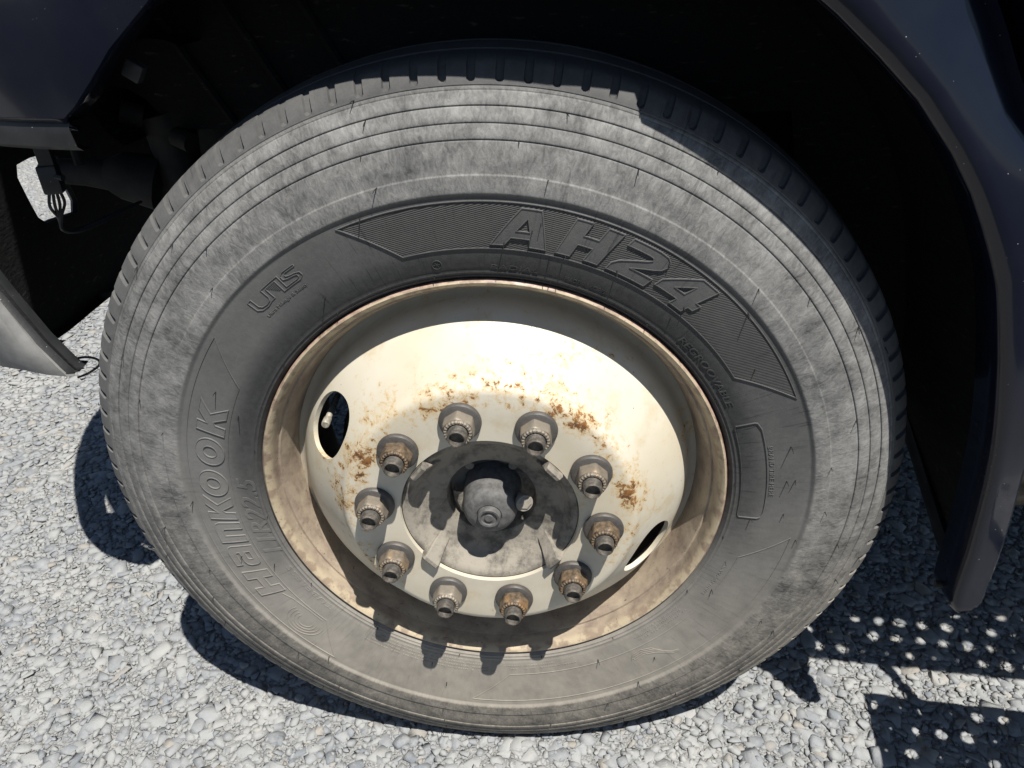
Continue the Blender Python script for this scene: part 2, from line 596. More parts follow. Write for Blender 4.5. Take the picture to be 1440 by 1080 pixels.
# ------------------------------------------------------------------ ground
gs = MB()
gs.add([(-7, -1.3, -0.0022), (7, -1.3, -0.0022), (7, 9, -0.0022), (-7, 9, -0.0022)], [(0, 1, 2, 3)])
ground = gs.build('ground', M['ground'], smooth=0, recalc=False)
ground['kind'] = 'structure'
yd = MB()
yd.add([(-200, -200, -0.012), (200, -200, -0.012), (200, 200, -0.012), (-200, 200, -0.012)], [(0, 1, 2, 3)])
dark_ground = yd.build('added_dark_ground', M['dark_surround'], smooth=0, recalc=False)  # unseen dark ground, added to cut bounce light and darken paint reflections
dark_ground['kind'] = 'structure'


def stone_proto(npts, seed, flat):
    r = np.random.default_rng(seed)
    p = r.normal(size=(npts, 3))
    p /= np.linalg.norm(p, axis=1)[:, None]
    p = np.sign(p) * np.abs(p) ** 0.5
    p *= r.uniform(0.86, 1.0, (npts, 1))
    p *= np.array([1.0, r.uniform(0.62, 0.9), flat * r.uniform(0.8, 1.2)])
    bm = bmesh.new()
    for q in p:
        bm.verts.new(q)
    bmesh.ops.convex_hull(bm, input=bm.verts[:])
    loose = [v for v in bm.verts if not v.link_faces]
    bmesh.ops.delete(bm, geom=loose, context='VERTS')
    bmesh.ops.triangulate(bm, faces=bm.faces[:])
    bm.verts.index_update()
    V = np.array([v.co[:] for v in bm.verts])
    F = np.array([[v.index for v in f.verts] for f in bm.faces])
    bm.free()
    return V, F


PROTO = [stone_proto(13, 100 + i, 0.34) for i in range(24)]
SMALL = [stone_proto(11, 300 + i, 0.6) for i in range(12)]


def rots(n, tilt, r):
    a = r.uniform(0, 2 * np.pi, n)
    tx, ty = r.normal(0, tilt, n), r.normal(0, tilt, n)
    out = np.empty((n, 3, 3))
    ca, sa = np.cos(a), np.sin(a)
    Z = np.zeros((n, 3, 3))
    Z[:, 0, 0], Z[:, 0, 1], Z[:, 1, 0], Z[:, 1, 1], Z[:, 2, 2] = ca, -sa, sa, ca, 1
    X = np.zeros((n, 3, 3))
    X[:, 0, 0], X[:, 1, 1], X[:, 1, 2], X[:, 2, 1], X[:, 2, 2] = 1, np.cos(tx), -np.sin(tx), np.sin(tx), np.cos(tx)
    Y = np.zeros((n, 3, 3))
    Y[:, 1, 1], Y[:, 0, 0], Y[:, 0, 2], Y[:, 2, 0], Y[:, 2, 2] = 1, np.cos(ty), np.sin(ty), -np.sin(ty), np.cos(ty)
    return np.einsum('nij,njk,nkl->nil', X, Y, Z)


def scatter(x0, x1, y0, y1, sp, r):
    gx = np.arange(x0, x1, sp)
    gy = np.arange(y0, y1, sp * 0.88)
    X, Y = np.meshgrid(gx, gy)
    X = X + (np.arange(len(gy))[:, None] % 2) * sp * 0.5
    X = X + r.uniform(-0.36, 0.36, X.shape) * sp
    Y = Y + r.uniform(-0.36, 0.36, Y.shape) * sp
    return np.stack([X.ravel(), Y.ravel()], 1)


def merge_stones(protos, pos, rad, tilt, r):
    n = len(pos)
    R_ = rots(n, tilt, r)
    k = r.integers(0, len(protos), n)
    tint = r.random(n)
    Vs, Fs, Ts = [], [], []
    o = 0
    for j, (V, F) in enumerate(protos):
        ix = np.where(k == j)[0]
        if not len(ix):
            continue
        W = np.einsum('nij,vj->nvi', R_[ix], V) * rad[ix][:, None, None] + pos[ix][:, None, :]
        Vs.append(W.reshape(-1, 3))
        Fs.append((F[None] + (np.arange(len(ix)) * len(V))[:, None, None] + o).reshape(-1, 3))
        Ts.append(np.repeat(tint[ix], len(V)))
        o += len(ix) * len(V)
    return np.concatenate(Vs), np.concatenate(Fs), np.concatenate(Ts), k, R_


def tri_mesh(name, V, F, tint=None):
    me = bpy.data.meshes.new(name)
    me.vertices.add(len(V))
    me.vertices.foreach_set('co', V.astype(np.float32).ravel())
    me.loops.add(F.size)
    me.loops.foreach_set('vertex_index', F.astype(np.int32).ravel())
    me.polygons.add(len(F))
    me.polygons.foreach_set('loop_start', np.arange(0, F.size, 3, dtype=np.int32))
    if tint is not None:
        a = me.attributes.new('tint', 'FLOAT', 'POINT')
        a.data.foreach_set('value', tint.astype(np.float32))
    me.update(calc_edges=True)
    me.validate()
    return me


def project(P):
    d = np.asarray(P) - np.array(CAM)
    x, y, z = d @ np.array(rt2), d @ np.array(up2), d @ np.array(fw)
    return 720 + FPX * x / z, 540 - FPX * y / z, z


main = np.concatenate([scatter(-2.2, 1.4, -0.40, 1.8, 0.0178, rng)])
nmain = len(main)
srad = np.clip(np.exp(rng.normal(math.log(0.0116), 0.40, nmain)), 0.0056, 0.0260)
sz = -srad * 0.24 + rng.normal(0, 0.0014, nmain) + 0.0015
under = (np.abs(main[:, 0]) < 0.13) & (main[:, 1] > 0.02) & (main[:, 1] < 0.21)
sz[under] -= 0.007
mpos = np.column_stack([main, sz])
px, py, pz = project(mpos)
inview = (px > 0) & (px < 1440) & (py > 0) & (py < 1080) & ((((px - 707) / 572) ** 2 + ((py - 545) / 492) ** 2) > 1) & (py > 430)
score = np.where(inview, srad / pz, 0)
top = np.argsort(-score)[:300]
rest = np.ones(nmain, bool)
rest[top] = False
V1, F1, T1, _, _ = merge_stones(PROTO, mpos[rest], srad[rest], 0.12, rng)
fill = scatter(-1.25, 1.15, -0.42, 0.75, 0.0105, rng)
frad = np.clip(np.exp(rng.normal(math.log(0.0052), 0.3, len(fill))), 0.003, 0.009)
fz = -0.0020 + rng.normal(0, 0.0012, len(fill))
fz[(np.abs(fill[:, 0]) < 0.13) & (fill[:, 1] > 0.02) & (fill[:, 1] < 0.21)] -= 0.006
V2, F2, T2, _, _ = merge_stones(SMALL, np.column_stack([fill, fz]), frad, 0.4, rng)
far = scatter(-4.4, -2.2, 1.2, 5.2, 0.032, rng)
frr = np.clip(np.exp(rng.normal(math.log(0.0185), 0.25, len(far))), 0.01, 0.03)
V3, F3, T3, _, _ = merge_stones(SMALL, np.column_stack([far, -frr * 0.35]), frr, 0.3, rng)
far = scatter(-2.2, -0.9, 1.8, 3.4, 0.032, rng)
frr = np.clip(np.exp(rng.normal(math.log(0.0185), 0.25, len(far))), 0.01, 0.03)
V4, F4, T4, _, _ = merge_stones(SMALL, np.column_stack([far, -frr * 0.35]), frr, 0.3, rng)
VV, FF, TT, off = [], [], [], 0
for V, F, T in ((V1, F1, T1), (V2, F2, T2), (V3, F3, T3), (V4, F4, T4)):
    VV.append(V)
    FF.append(F + off)
    TT.append(T)
    off += len(V)
gm = tri_mesh('gravel', np.concatenate(VV), np.concatenate(FF), np.concatenate(TT))
gm.materials.append(M['stone'])
gravel = link('gravel', gm)
gravel['kind'] = 'stuff'
gravel['label'] = 'pale grey crushed stone gravel covering the ground round the wheel'
gravel['category'] = 'gravel'
pm = []
for i, (V, F) in enumerate(PROTO):
    me = tri_mesh('stone', V, F)
    me.materials.append(M['stone_one'])
    pm.append(me)
Rt = rots(300, 0.12, rng)
for q, i in enumerate(top):
    o = bpy.data.objects.new('stone', pm[int(rng.integers(0, len(pm)))])
    COL.objects.link(o)
    o.matrix_world = Matrix.Translation(Vector(mpos[i])) @ Matrix([list(r_) for r_ in Rt[q]]).to_4x4() @ Matrix.Scale(float(srad[i]), 4)
    o.parent = ground

# ------------------------------------------------------------------ the truck
truck = bpy.data.objects.new('truck', None)
COL.objects.link(truck)
truck.location = (0, 0, 0)
truck['label'] = 'dark navy truck standing on gravel, front wheel with a cream disc under its wheel arch'
truck['category'] = 'truck'
WC = (0, 0, H)

# ---- wheel: rim barrel as the part, everything turning with it as sub-parts
rim_prof = [(0.2925, 0.020), (0.2968, 0.006), (0.2980, 0.001), (0.2972, -0.0035), (0.2945, -0.0052), (0.2915, -0.0035),
            (0.2885, 0.0012), (0.2862, 0.0075), (0.2850, 0.013), (0.2838, 0.018), (0.2815, 0.0235), (0.2785, 0.030), (0.2762, 0.038), (0.2750, 0.048), (0.2735, 0.058),
            (0.2690, 0.072), (0.2625, 0.086), (0.2590, 0.100), (0.2590, 0.150), (0.268, 0.175), (0.278, 0.200), (0.292, 0.214), (0.298, 0.216), (0.292, 0.222),
            (0.272, 0.206), (0.254, 0.160), (0.2535, 0.098), (0.268, 0.066), (0.271, 0.045), (0.276, 0.028), (0.281, 0.018), (0.2865, 0.018)]
wheel = MB().revolve(rim_prof, 220, close=True).build('wheel', M['rim'], truck, WC, smooth=60,
                                                      label='front wheel with rusty cream steel rim and ten studs')

# ---- tyre
PRt = [(.2975, .0035), (.3005, -.0015), (.306, -.0058), (.32, -.0105), (.345, -.0162), (.37, -.0195), (.3974, -.0212), (.42, -.0192), (.445, -.0140),
       (.47, -.0052), (.4948, .0066), (.5050, .0122), (.5129, .0195)]
_R = np.array([p[0] for p in PRt])
_Y = np.array([p[1] for p in PRt])


def ywall(r):
    r = np.asarray(r, float)
    y = spline(_R, _Y, r)
    g = lambda c, w: np.exp(-((r - c) / w) ** 2)
    y = y + 0.0026 * sstep(0.3990, 0.3925, r) * sstep(0.300, 0.352, r)
    y = y + 0.0011 * sstep(0.4155, 0.4172, r) * sstep(0.440, 0.418, r)
    for c, d in ((0.4490, 0.0009), (0.4640, 0.0006), (0.4790, 0.0009), (0.4925, 0.0006), (0.4962, 0.0009)):
        y = y + d * g(c, 0.00065)
    for a, b in ((0.4490, 0.4640), (0.4640, 0.4790), (0.4790, 0.4925)):
        f = np.clip((r - a) / (b - a), 0, 1)
        y = y - 0.0014 * np.sin(np.pi * f ** 0.65)
    for c, d in ((0.3035, -0.0011), (0.3078, -0.0008), (0.3115, 0.0006)):
        y = y + d * g(c, 0.0010)
    return y


NN = 112
PH0 = math.radians(105.4)
per = 2 * math.pi / NN
offs = np.array([-0.50, -0.42, -0.28, -0.14, 0.0, 0.14, 0.28, 0.42, 0.50, 1.0, 1.55, 2.1, 2.45]) / 3.214
ang = (PH0 + per * (np.arange(NN)[:, None] + offs[None, :])).ravel()
notch_u = np.tile(offs * 3.214, NN)           # degrees from the notch centre
rs = np.unique(np.concatenate([np.linspace(.2975, .5129, 128), np.linspace(.3905, .4005, 12), np.linspace(.4145, .4185, 8)]
                              + [np.linspace(c - .0022, c + .0022, 11) for c in (.449, .464, .479, .4925, .4962, .3035, .3078)]
                              + [np.linspace(.4985, .5129, 12)]))
yo = ywall(rs)
# tread, then the far side wall
tread = [(.5155, .0222), (.5185, .0275), (.5205, .040), (.5225, .0600), (.5226, .0630), (.5222, .0650), (.5130, .0660), (.5130, .0720), (.5232, .0730), (.5236, .0750),
         (.5262, .095), (.5268, .1035), (.5155, .1045), (.5155, .1125), (.5268, .1135), (.5262, .125), (.5240, .142), (.5130, .1430), (.5130, .151), (.5225, .152), (.5205, .176), (.5185, .188), (.5129, .1930)]
inner = [(.505, .203), (.4948, .2094), (.47, .2212), (.43, .233), (.3974, .237), (.35, .233), (.31, .222), (.2985, .213), (.2925, .205)]
prof_r = np.concatenate([[.2925], rs, [p[0] for p in tread], [p[0] for p in inner]])
prof_y = np.concatenate([[.012], yo, [p[1] for p in tread], [p[1] for p in inner]])
na, npf = len(ang), len(prof_r)
Rg = np.repeat(prof_r[None, :], na, 0)
Yg = np.repeat(prof_y[None, :], na, 0)
# notches across the shoulder: rounded at the inner end, open to the tread
U = np.abs(notch_u)[:, None]
onwall = (np.arange(npf) <= len(rs) + 3)[None, :]
half = 0.47 * 0.92 * np.sqrt(np.clip((Rg - 0.4995) / 0.0028, 0, 1))
depth = np.where(onwall & (U < half) & (Rg > 0.4996), 1.0, 0.0)
Yg = Yg + depth * 0.0056
# sipes cut along the groove edges of the tread
Xg = Rg * np.cos(ang)[:, None]
Zg = Rg * np.sin(ang)[:, None]
# the loaded foot of the tyre
low = Zg < -(H - 0.001)
Zg = np.where(low, -(H - 0.001) - (-(H - 0.001) - Zg) * 0.12, Zg)
belly = np.exp(-((Zg + 0.47) / 0.07) ** 2) * np.exp(-(Xg / 0.22) ** 2)
Yg = Yg - belly * 0.005 * (Yg < 0.1)
V = np.stack([Xg, Yg, Zg], 2).reshape(-1, 3)
i0 = np.arange(na)[:, None]
j0 = np.arange(npf - 1)[None, :]
i1 = (i0 + 1) % na
F = np.stack([i0 * npf + j0, i0 * npf + j0 + 1, i1 * npf + j0 + 1, i1 * npf + j0], 2).reshape(-1, 4)
tm = bpy.data.meshes.new('tyre')
tm.vertices.add(len(V))
tm.vertices.foreach_set('co', V.astype(np.float32).ravel())
tm.loops.add(F.size)
tm.loops.foreach_set('vertex_index', F.astype(np.int32).ravel())
tm.polygons.add(len(F))
tm.polygons.foreach_set('loop_start', np.arange(0, F.size, 4, dtype=np.int32))
tm.update(calc_edges=True)
finish(tm, M['rubber'], 38)
tyre = link('tyre', tm, wheel, label='dusty black tyre with ringed sidewall and raised lettering')


def belly_at(x, z):
    return 0.005 * np.exp(-((z + 0.47) / 0.07) ** 2) * np.exp(-(x / 0.22) ** 2)


def on_wall(th, r, h=0.0):
    """point on the side wall: angle in degrees, radius, height above the rubber"""
    a = math.radians(th)
    x, z = r * math.cos(a), r * math.sin(a)
    return (x, float(ywall(r)) - h - float(belly_at(x, z)), z)


class Wall:
    """relief laid out in (degrees, radius) on the side wall"""
    def __init__(s):
        s.m = MB()

    def ridge(s, pts, w=0.0017, h=0.0011, closed=True, step=0.003):
        rm = sum(p[1] for p in pts) / len(pts)
        k = rm * math.pi / 180
        P = [np.array((-p[0] * k, p[1])) for p in pts]          # metres, u runs clockwise
        if closed:
            P.append(P[0])
        L, corner = [], []
        for a, b in zip(P[:-1], P[1:]):
            n = max(1, int(np.linalg.norm(b - a) / step))
            for i in range(n):
                L.append(a + (b - a) * i / n)
        if not closed:
            L.append(P[-1])
        n = len(L)
        G = []
        for i in range(n):
            a = L[i - 1] if (closed or i > 0) else L[i]
            b = L[(i + 1) % n] if (closed or i < n - 1) else L[i]
            d1, d2 = L[i] - a, b - L[i]
            l1, l2 = np.linalg.norm(d1), np.linalg.norm(d2)
            d1 = d1 / l1 if l1 > 1e-9 else d2 / max(l2, 1e-9)
            d2 = d2 / l2 if l2 > 1e-9 else d1
            n1, n2 = np.array((-d1[1], d1[0])), np.array((-d2[1], d2[0]))
            m = n1 + n2
            lm = np.linalg.norm(m)
            m = m / lm if lm > 1e-6 else n1
            m = m / max(0.5, float(m @ n1))
            row = []
            for q, hh in ((-0.5, -0.0006), (-0.22, h), (0.22, h), (0.5, -0.0006)):
                u = L[i] + m * w * q
                row.append(on_wall(-u[0] / k, u[1], hh))
            G.append(row)
        s.m.grid(G, closed, False)

    def fill(s, outer, holes=(), h=0.0007):
        loops = [[Vector((p[0], p[1] * 100, 0)) for p in outer]] + [[Vector((p[0], p[1] * 100, 0)) for p in q] for q in holes]
        flat = [p for l in loops for p in l]
        tris = tessellate_polygon(loops)
        bm = bmesh.new()
        vs_ = [bm.verts.new(p) for p in flat]
        for t in tris:
            try:
                bm.faces.new([vs_[i] for i in t])
            except ValueError:
                pass
        for _ in range(3):
            long = [e for e in bm.edges if e.calc_length() > 0.9]
            if not long:
                break
            bmesh.ops.subdivide_edges(bm, edges=long, cuts=1)
            bmesh.ops.triangulate(bm, faces=bm.faces[:])
        bm.verts.index_update()
        s.m.add([on_wall(v.co.x, v.co.y / 100, h) for v in bm.verts], [[v.index for v in f.verts] for f in bm.faces])
        bm.free()

    def glyph(s, g, th0, th1, r0, r1, shear=0.18, w=0.0017, h=0.0011, fill=0.0):
        def T(p):
            u = (p[0] + shear * p[1]) / (1 + shear)
            return (th0 + (th1 - th0) * u, r0 + (r1 - r0) * p[1])
        loops = [[T(p) for p in l] for l in g]
        for l in loops:
            s.ridge(l, w, h)
        if fill:
            s.fill(loops[0], loops[1:], fill)

    def text(s, txt, th0, th1, r0, r1, ext=0.0007, bold=0.0, shear=0.0, spacing=1.0):
        cu = bpy.data.curves.new('t', 'FONT')
        cu.body = txt
        cu.extrude = 0.5
        cu.resolution_u = 3
        cu.offset = bold
        cu.shear = shear
        cu.space_character = spacing
        ob = bpy.data.objects.new('t', cu)
        COL.objects.link(ob)
        dg = bpy.context.evaluated_depsgraph_get()
        me = bpy.data.meshes.new_from_object(ob.evaluated_get(dg))
        co = np.array([v.co[:] for v in me.vertices])
        mn, mx = co.min(0), co.max(0)
        out = []
        for c in co:
            u = (c[0] - mn[0]) / (mx[0] - mn[0])
            v = (c[1] - mn[1]) / (mx[1] - mn[1])
            out.append(on_wall(th0 + (th1 - th0) * u, r0 + (r1 - r0) * v, ext if c[2] > 0 else -0.0006))
        s.m.add(out, [list(p.vertices) for p in me.polygons])
        bpy.data.objects.remove(ob)
        bpy.data.curves.remove(cu)
        bpy.data.meshes.remove(me)

    def done(s, name, mat='rubber_raised', label=None, smooth=40):
        o = s.m.build(name, M[mat], wheel, smooth=smooth, label=label)
        return o


def arcpts(cx, cy, rx, ry, a0, a1, n):
    return [(cx + rx * math.cos(math.radians(a0 + (a1 - a0) * i / n)), cy + ry * math.sin(math.radians(a0 + (a1 - a0) * i / n))) for i in range(n + 1)]


G = {
    'A': [[(0, 0), (.50, 1), (.82, 1), (1.0, 0), (.70, 0), (.69, .21), (.36, .21), (.24, 0)], [(.44, .40), (.62, .76), (.68, .40)]],
    'H': [[(0, 0), (.33, 0), (.33, .36), (.67, .36), (.67, 0), (1, 0), (1, 1), (.67, 1), (.67, .62), (.33, .62), (.33, 1), (0, 1)]],
    '2': [[(0, 1), (.62, 1), (.82, .97), (.95, .88), (1, .74), (.96, .60), (.84, .50), (.42, .27), (1, .27), (1, 0), (0, 0), (0, .2), (.1, .33), (.58, .62), (.66, .7), (.62, .77), (.52, .79), (0, .79)]],
    '4': [[(.48, 1), (.88, 1), (.88, .42), (1, .42), (1, .20), (.88, .20), (.88, 0), (.56, 0), (.56, .20), (0, .20), (0, .42)], [(.30, .42), (.56, .42), (.56, .74)]],
    'h': [[(0, 0), (.30, 0), (.30, .36), (.70, .36), (.70, 0), (1, 0), (1, 1), (.70, 1), (.70, .62), (.30, .62), (.30, 1), (0, 1)]],
    'a': [[(.06, 1), (.74, 1), (.93, .94), (1, .80), (1, 0), (.24, 0), (.07, .05), (0, .16), (0, .42), (.07, .54), (.22, .6), (.68, .6), (.68, .7), (.6, .77), (.06, .77)],
          [(.32, .2), (.68, .2), (.68, .41), (.36, .41), (.30, .36), (.30, .25)]],
    'n': [[(0, 0), (0, 1), (.70, 1), (.92, .94), (1, .80), (1, 0), (.68, 0), (.68, .66), (.6, .75), (.32, .75), (.32, 0)]],
    'K': [[(0, 0), (.30, 0), (.30, .36), (.40, .44), (.66, 0), (1.02, 0), (.64, .57), (1.02, 1), (.66, 1), (.30, .62), (.30, 1), (0, 1)]],
    'O': [arcpts(.5, .5, .52, .52, 90, 450, 26)[:-1], arcpts(.5, .5, .22, .25, 90, -270, 18)[:-1]],
}


def band(outer0, outer1, inner0, inner1, ro, ri):
    P = [(outer0 + (outer1 - outer0) * i / 50, ro) for i in range(51)]
    P += [(inner1 + (inner0 - inner1) * i / 50, ri) for i in range(51)]
    return P


# band with the large model letters: hatched field, raised frame
fld = MB()
Prow = []
nb = 120
for i in range(nb + 1):
    f = i / nb
    row = []
    for j in range(13):
        q = j / 12
        o0, o1 = 111.2 + (102.9 - 111.2) * (1 - q), 23.2 + (31.8 - 23.2) * (1 - q)
        row.append(on_wall(o0 + (o1 - o0) * f, .3380 + (.3892 - .3380) * q, 0.00035))
    Prow.append(row)
fld.grid(Prow)
fld.build('hatched_sidewall_field', M['rubber_hatch'], wheel, label='finely hatched curved field on the upper sidewall')
w = Wall()
w.ridge(band(111.4, 23.0, 103.1, 31.6, .3898, .3374), 0.0017, 0.0013)
w.done('sidewall_frame')
w = Wall()
for ch, a, b in (('A', 86.9, 77.2), ('H', 75.4, 65.7), ('2', 66.0, 56.4), ('4', 57.3, 46.6)):
    w.glyph(G[ch], a, b, .3425, .3848, 0.0 if ch == 'A' else 0.26, 0.0018, 0.0019, 0.0013)
w.done('large_sidewall_lettering', label='large raised outlined letters AH24 on the upper sidewall')
w = Wall()
w.ridge(band(141.7, 229.8, 150.3, 221.5, .3872, .3378), 0.0012, 0.0009)
for ch, a, b in (('h', 208.2, 199.6), ('a', 199.0, 192.2), ('n', 192.0, 185.6), ('K', 185.6, 178.6), ('O', 179.2, 171.8), ('O', 171.2, 163.8), ('K', 163.4, 155.2)):
    w.glyph(G[ch], a, b, .3425, .3760, 0.20, 0.0017, 0.0015, 0.0008)
for k, rr in enumerate((.0235, .0190, .0145, .0100)):
    w.ridge([(218.2 - q[0] / .362 * 57.3, .3590 + q[1]) for q in arcpts(0, 0, rr * 1.25, rr, -20, 190, 20)], 0.0011, 0.0008, closed=False)
w.ridge([(208.8, .3500), (211.6, .3440), (216.5, .3415), (221.0, .3420)], 0.0011, 0.0008, closed=False)
w.done('maker_lettering', label='raised outlined maker name HANKOOK reading up the sidewall')
w = Wall()
w.ridge(band(262.5, 351.4, 271.6, 343.3, .3850, .3345), 0.0012, 0.0008)
for k in range(4):
    d = k * 0.0032
    w.ridge([(302.4 + k * .15, .352 - d * .4), (303.5, .343 + d), (306.0, .3405 + d), (308.6, .3455 + d), (310.2, .3570 + d * .6), (311.8, .3660 + d * .5), (313.4, .3690 + d * .3)], 0.0011, 0.0007, closed=False)
w.done('lower_sidewall_emblem')
w = Wall()
w.text('11R22.5', -162.3, -185.6, .3085, .3315, 0.0008, 0.012, 0.25)
w.done('size_lettering', label='raised size marking 11R22.5')
w = Wall()
w.text('TUBELESS', -140.0, -157.2, .3125, .3195, 0.0006, 0.0, 0.1, 1.15)
w.done('small_lettering')
w = Wall()
w.text('REGROOVABLE', 45.3, 25.2, .3140, .3222, 0.0009, 0.006, 0.15)
w.done('small_lettering')
w = Wall()
w.text('RADIAL', 87.0, 77.6, .3130, .3180, 0.0007, 0.0, 0.1, 1.1)
w.done('small_lettering')
w = Wall()
w.text('MADE IN KOREA', 72.2, 63.2, .3128, .3172, 0.0006, 0.0, 0.0, 1.05)
w.done('small_lettering')
w = Wall()
w.text('BRAND TIRE HERE', 13.6, 1.2, .3462, .3518, 0.0007, 0.0, 0.0, 1.1)
box = [(19.6, .3145), (19.9, .3160)] + [(19.9, .337), (19.7, .3405), (18.7, .3424)] + [(18 - i * 2.25, .3436) for i in range(10)] + [(-3.6, .3430), (-4.6, .3412), (-5.0, .3375)]
box += [(-5.4, .3160), (-5.0, .3142)] + [(-4 + i * 2.25, .3136) for i in range(11)]
w.ridge(box, 0.0018, 0.0013)
w.done('branding_box', label='rounded empty frame beside BRAND TIRE HERE')
w = Wall()
w.text('WARNING', -21.6, -30.4, .3232, .3272, 0.0006, 0.0, 0.0, 1.05)
w.ridge([(-18.9, .3232), (-20.3, .3275), (-21.2, .3235)], 0.0009, 0.0006)
w.done('warning_lettering')
w = Wall()
for k, (tt, rr) in enumerate(((97.4, .3208),)):
    w.ridge([(tt + q[0] * 57.3 / rr, rr + q[1]) for q in arcpts(0, 0, .0052, .0052, 0, 360, 20)[:-1]], 0.0011, 0.0008)
    for a in range(0, 180, 60):
        dx, dy = .0034 * math.cos(math.radians(a)), .0034 * math.sin(math.radians(a))
        w.ridge([(tt + dx * 57.3 / rr, rr + dy), (tt - dx * 57.3 / rr, rr - dy)], 0.0009, 0.0006, closed=False, step=0.001)
w.done('round_sidewall_symbol')
w = Wall()                       # the three joined letters and the line below them
th0, th1, r0, r1 = 132.4, 121.0, .3615, .3800
T_ = lambda p: (th0 + (th1 - th0) * p[0], r0 + (r1 - r0) * p[1])
Ug = [(0, 1), (.07, 1), (.07, .38), (.11, .20), (.20, .14), (.28, .20), (.31, .38), (.31, 1), (.66, 1), (.66, .16), (.88, .16), (.93, .24), (.93, .38), (.88, .44), (.77, .50), (.70, .60), (.70, .84), (.77, 1), (.99, 1),
      (.99, .88), (.80, .88), (.77, .80), (.77, .68), (.82, .60), (.92, .54), (.99, .44), (1.0, .20), (.93, .04), (.58, .04), (.58, .86), (.38, .86), (.38, .10), (.31, .10), (.20, .0), (.07, .06), (0, .28)]
w.ridge([T_(p) for p in Ug], 0.0010, 0.0009)
for i in range(7):
    q = i / 7
    w.ridge([T_((.40 + .02 * i, .80 - .085 * i)), T_((.565, .80 - .085 * i))], 0.0009, 0.0007, closed=False, step=0.001)
w.text('Ultra Mileage & Safety', 132.0, 121.6, .3512, .3562, 0.0006)
w.done('safety_lettering', label='raised UMS letters with Ultra Mileage & Safety below')
# worn illegible print near the bead: rows of tiny raised dashes
w = Wall()
r_ = random.Random(5)
for (a0, a1, rr) in ((-92, -128, .3290), (-94, -126, .3235), (-96, -127, .3180), (-98, -124, .3125), (-37, -52, .3235), (-38, -53, .3180), (-36, -50, .3125), (-76, -90, .318), (-70, -88, .3235)):
    a = a0
    while a > a1:
        wd = r_.uniform(.22, .55)
        if r_.random() < .82:
            hh = r_.uniform(.0016, .0026)
            P4 = [on_wall(a, rr, 0), on_wall(a - wd, rr, 0), on_wall(a - wd, rr + hh, 0), on_wall(a, rr + hh, 0)]
            P5 = [(p[0], p[1] - .0005, p[2]) for p in P4]
            w.m.add(P4 + P5, [(4, 5, 6, 7), (0, 1, 5, 4), (1, 2, 6, 5), (2, 3, 7, 6), (3, 0, 4, 7)])
        a -= wd + r_.uniform(.15, .3)
o = w.done('worn_small_print')
o['kind'] = 'stuff'
# moulding whiskers
w = MB()
spots = []
for rr, st, jit in ((.4790, 26, 7), (.4490, 24, 8), (.4170, 31, 9), (.392, 60, 12), (.362, 55, 12), (.330, 41, 9), (.3065, 23, 3), (.498, 41, 9)):
    a = r_.uniform(0, st)
    while a < 360:
        spots.append((a + r_.uniform(-jit, jit), rr + r_.uniform(-.001, .001)))
        a += st
spots += [(13, .372), (5, .366), (5.2, .376), (-3, .368), (84.5, .345), (78.8, .372), (64, .345), (57.3, .379), (50, .349), (73.8, .342)]
for th, rr in spots:
    if -100 < ((th + 180) % 360) - 180 < -80 and rr > .47:
        continue
    L = r_.uniform(.004, .011) if rr > .32 else r_.uniform(.002, .004)
    a = on_wall(th, rr, -0.0005)
    d = Vector((r_.uniform(-.25, .25), -1, r_.uniform(-.35, .1))).normalized()
    b = Vector(a) + d * L * .6
    c = Vector(a) + d * L + Vector((0, 0, -.0012))
    w.tube([a, b, c], [.00075, .0005, .00035], 5)
o = w.build('rubber_whiskers', M['rubberhose'], wheel)
o['kind'] = 'stuff'

# ---- wheel disc with two oval hand holes
dp = [(0.1110, -0.0445), (0.150, -0.0445), (0.1740, -0.0445), (0.1795, -0.0436), (0.1840, -0.0405), (0.1872, -0.0358), (0.1905, -0.0322), (0.1960, -0.0275), (0.2060, -0.0172), (0.2200, -0.0030),
      (0.2340, 0.0110), (0.2450, 0.0240), (0.2520, 0.0360), (0.2560, 0.0465), (0.2590, 0.0540), (0.2650, 0.0590), (0.2735, 0.0610)]
th_ = 0.0065
back = []
for i, p in enumerate(dp):
    a, b = dp[max(i - 1, 0)], dp[min(i + 1, len(dp) - 1)]
    d = Vector((b[0] - a[0], b[1] - a[1])).normalized()
    back.append((p[0] - d.y * th_, p[1] + d.x * th_))
prof = dp + back[::-1]
prof = [(0.1118, -0.0435)] + dp[1:] + back[::-1]
disc = MB().revolve(prof, 200, close=True).build('wheel_disc', M['cream'], wheel, smooth=30,
                                                 label='cream painted wheel disc flaking with rust')
cutters = []
for a_deg in (152.0, -24.5):
    a = math.radians(a_deg)
    er = Vector((math.cos(a), 0, math.sin(a)))
    et = Vector((-math.sin(a), 0, math.cos(a)))
    nrm = (er * 0.70 + Vector((0, -0.714, 0))).normalized()
    sl = nrm.cross(et).normalized()
    c = er * 0.2240 + Vector((0, 0.0005, 0))
    P = []
    for d in (-0.06, 0.06):
        P.append([c + nrm * d + et * (0.0470 * math.copysign(abs(math.cos(t)) ** 0.86, math.cos(t))) + sl * (0.0335 * math.copysign(abs(math.sin(t)) ** 0.95, math.sin(t))) for t in [2 * math.pi * k / 48 for k in range(48)]])
    m = MB().grid(P, False, True)
    m.f.append(tuple(range(48)))
    m.f.append(tuple(range(48, 96)))
    cu = m.build('hole_cutter', M['cream'], wheel)
    cutters.append(cu)
    cut(disc, cu)
bpy.context.view_layer.update()
bake(disc, 30)
for cu in cutters:
    bpy.data.objects.remove(cu)

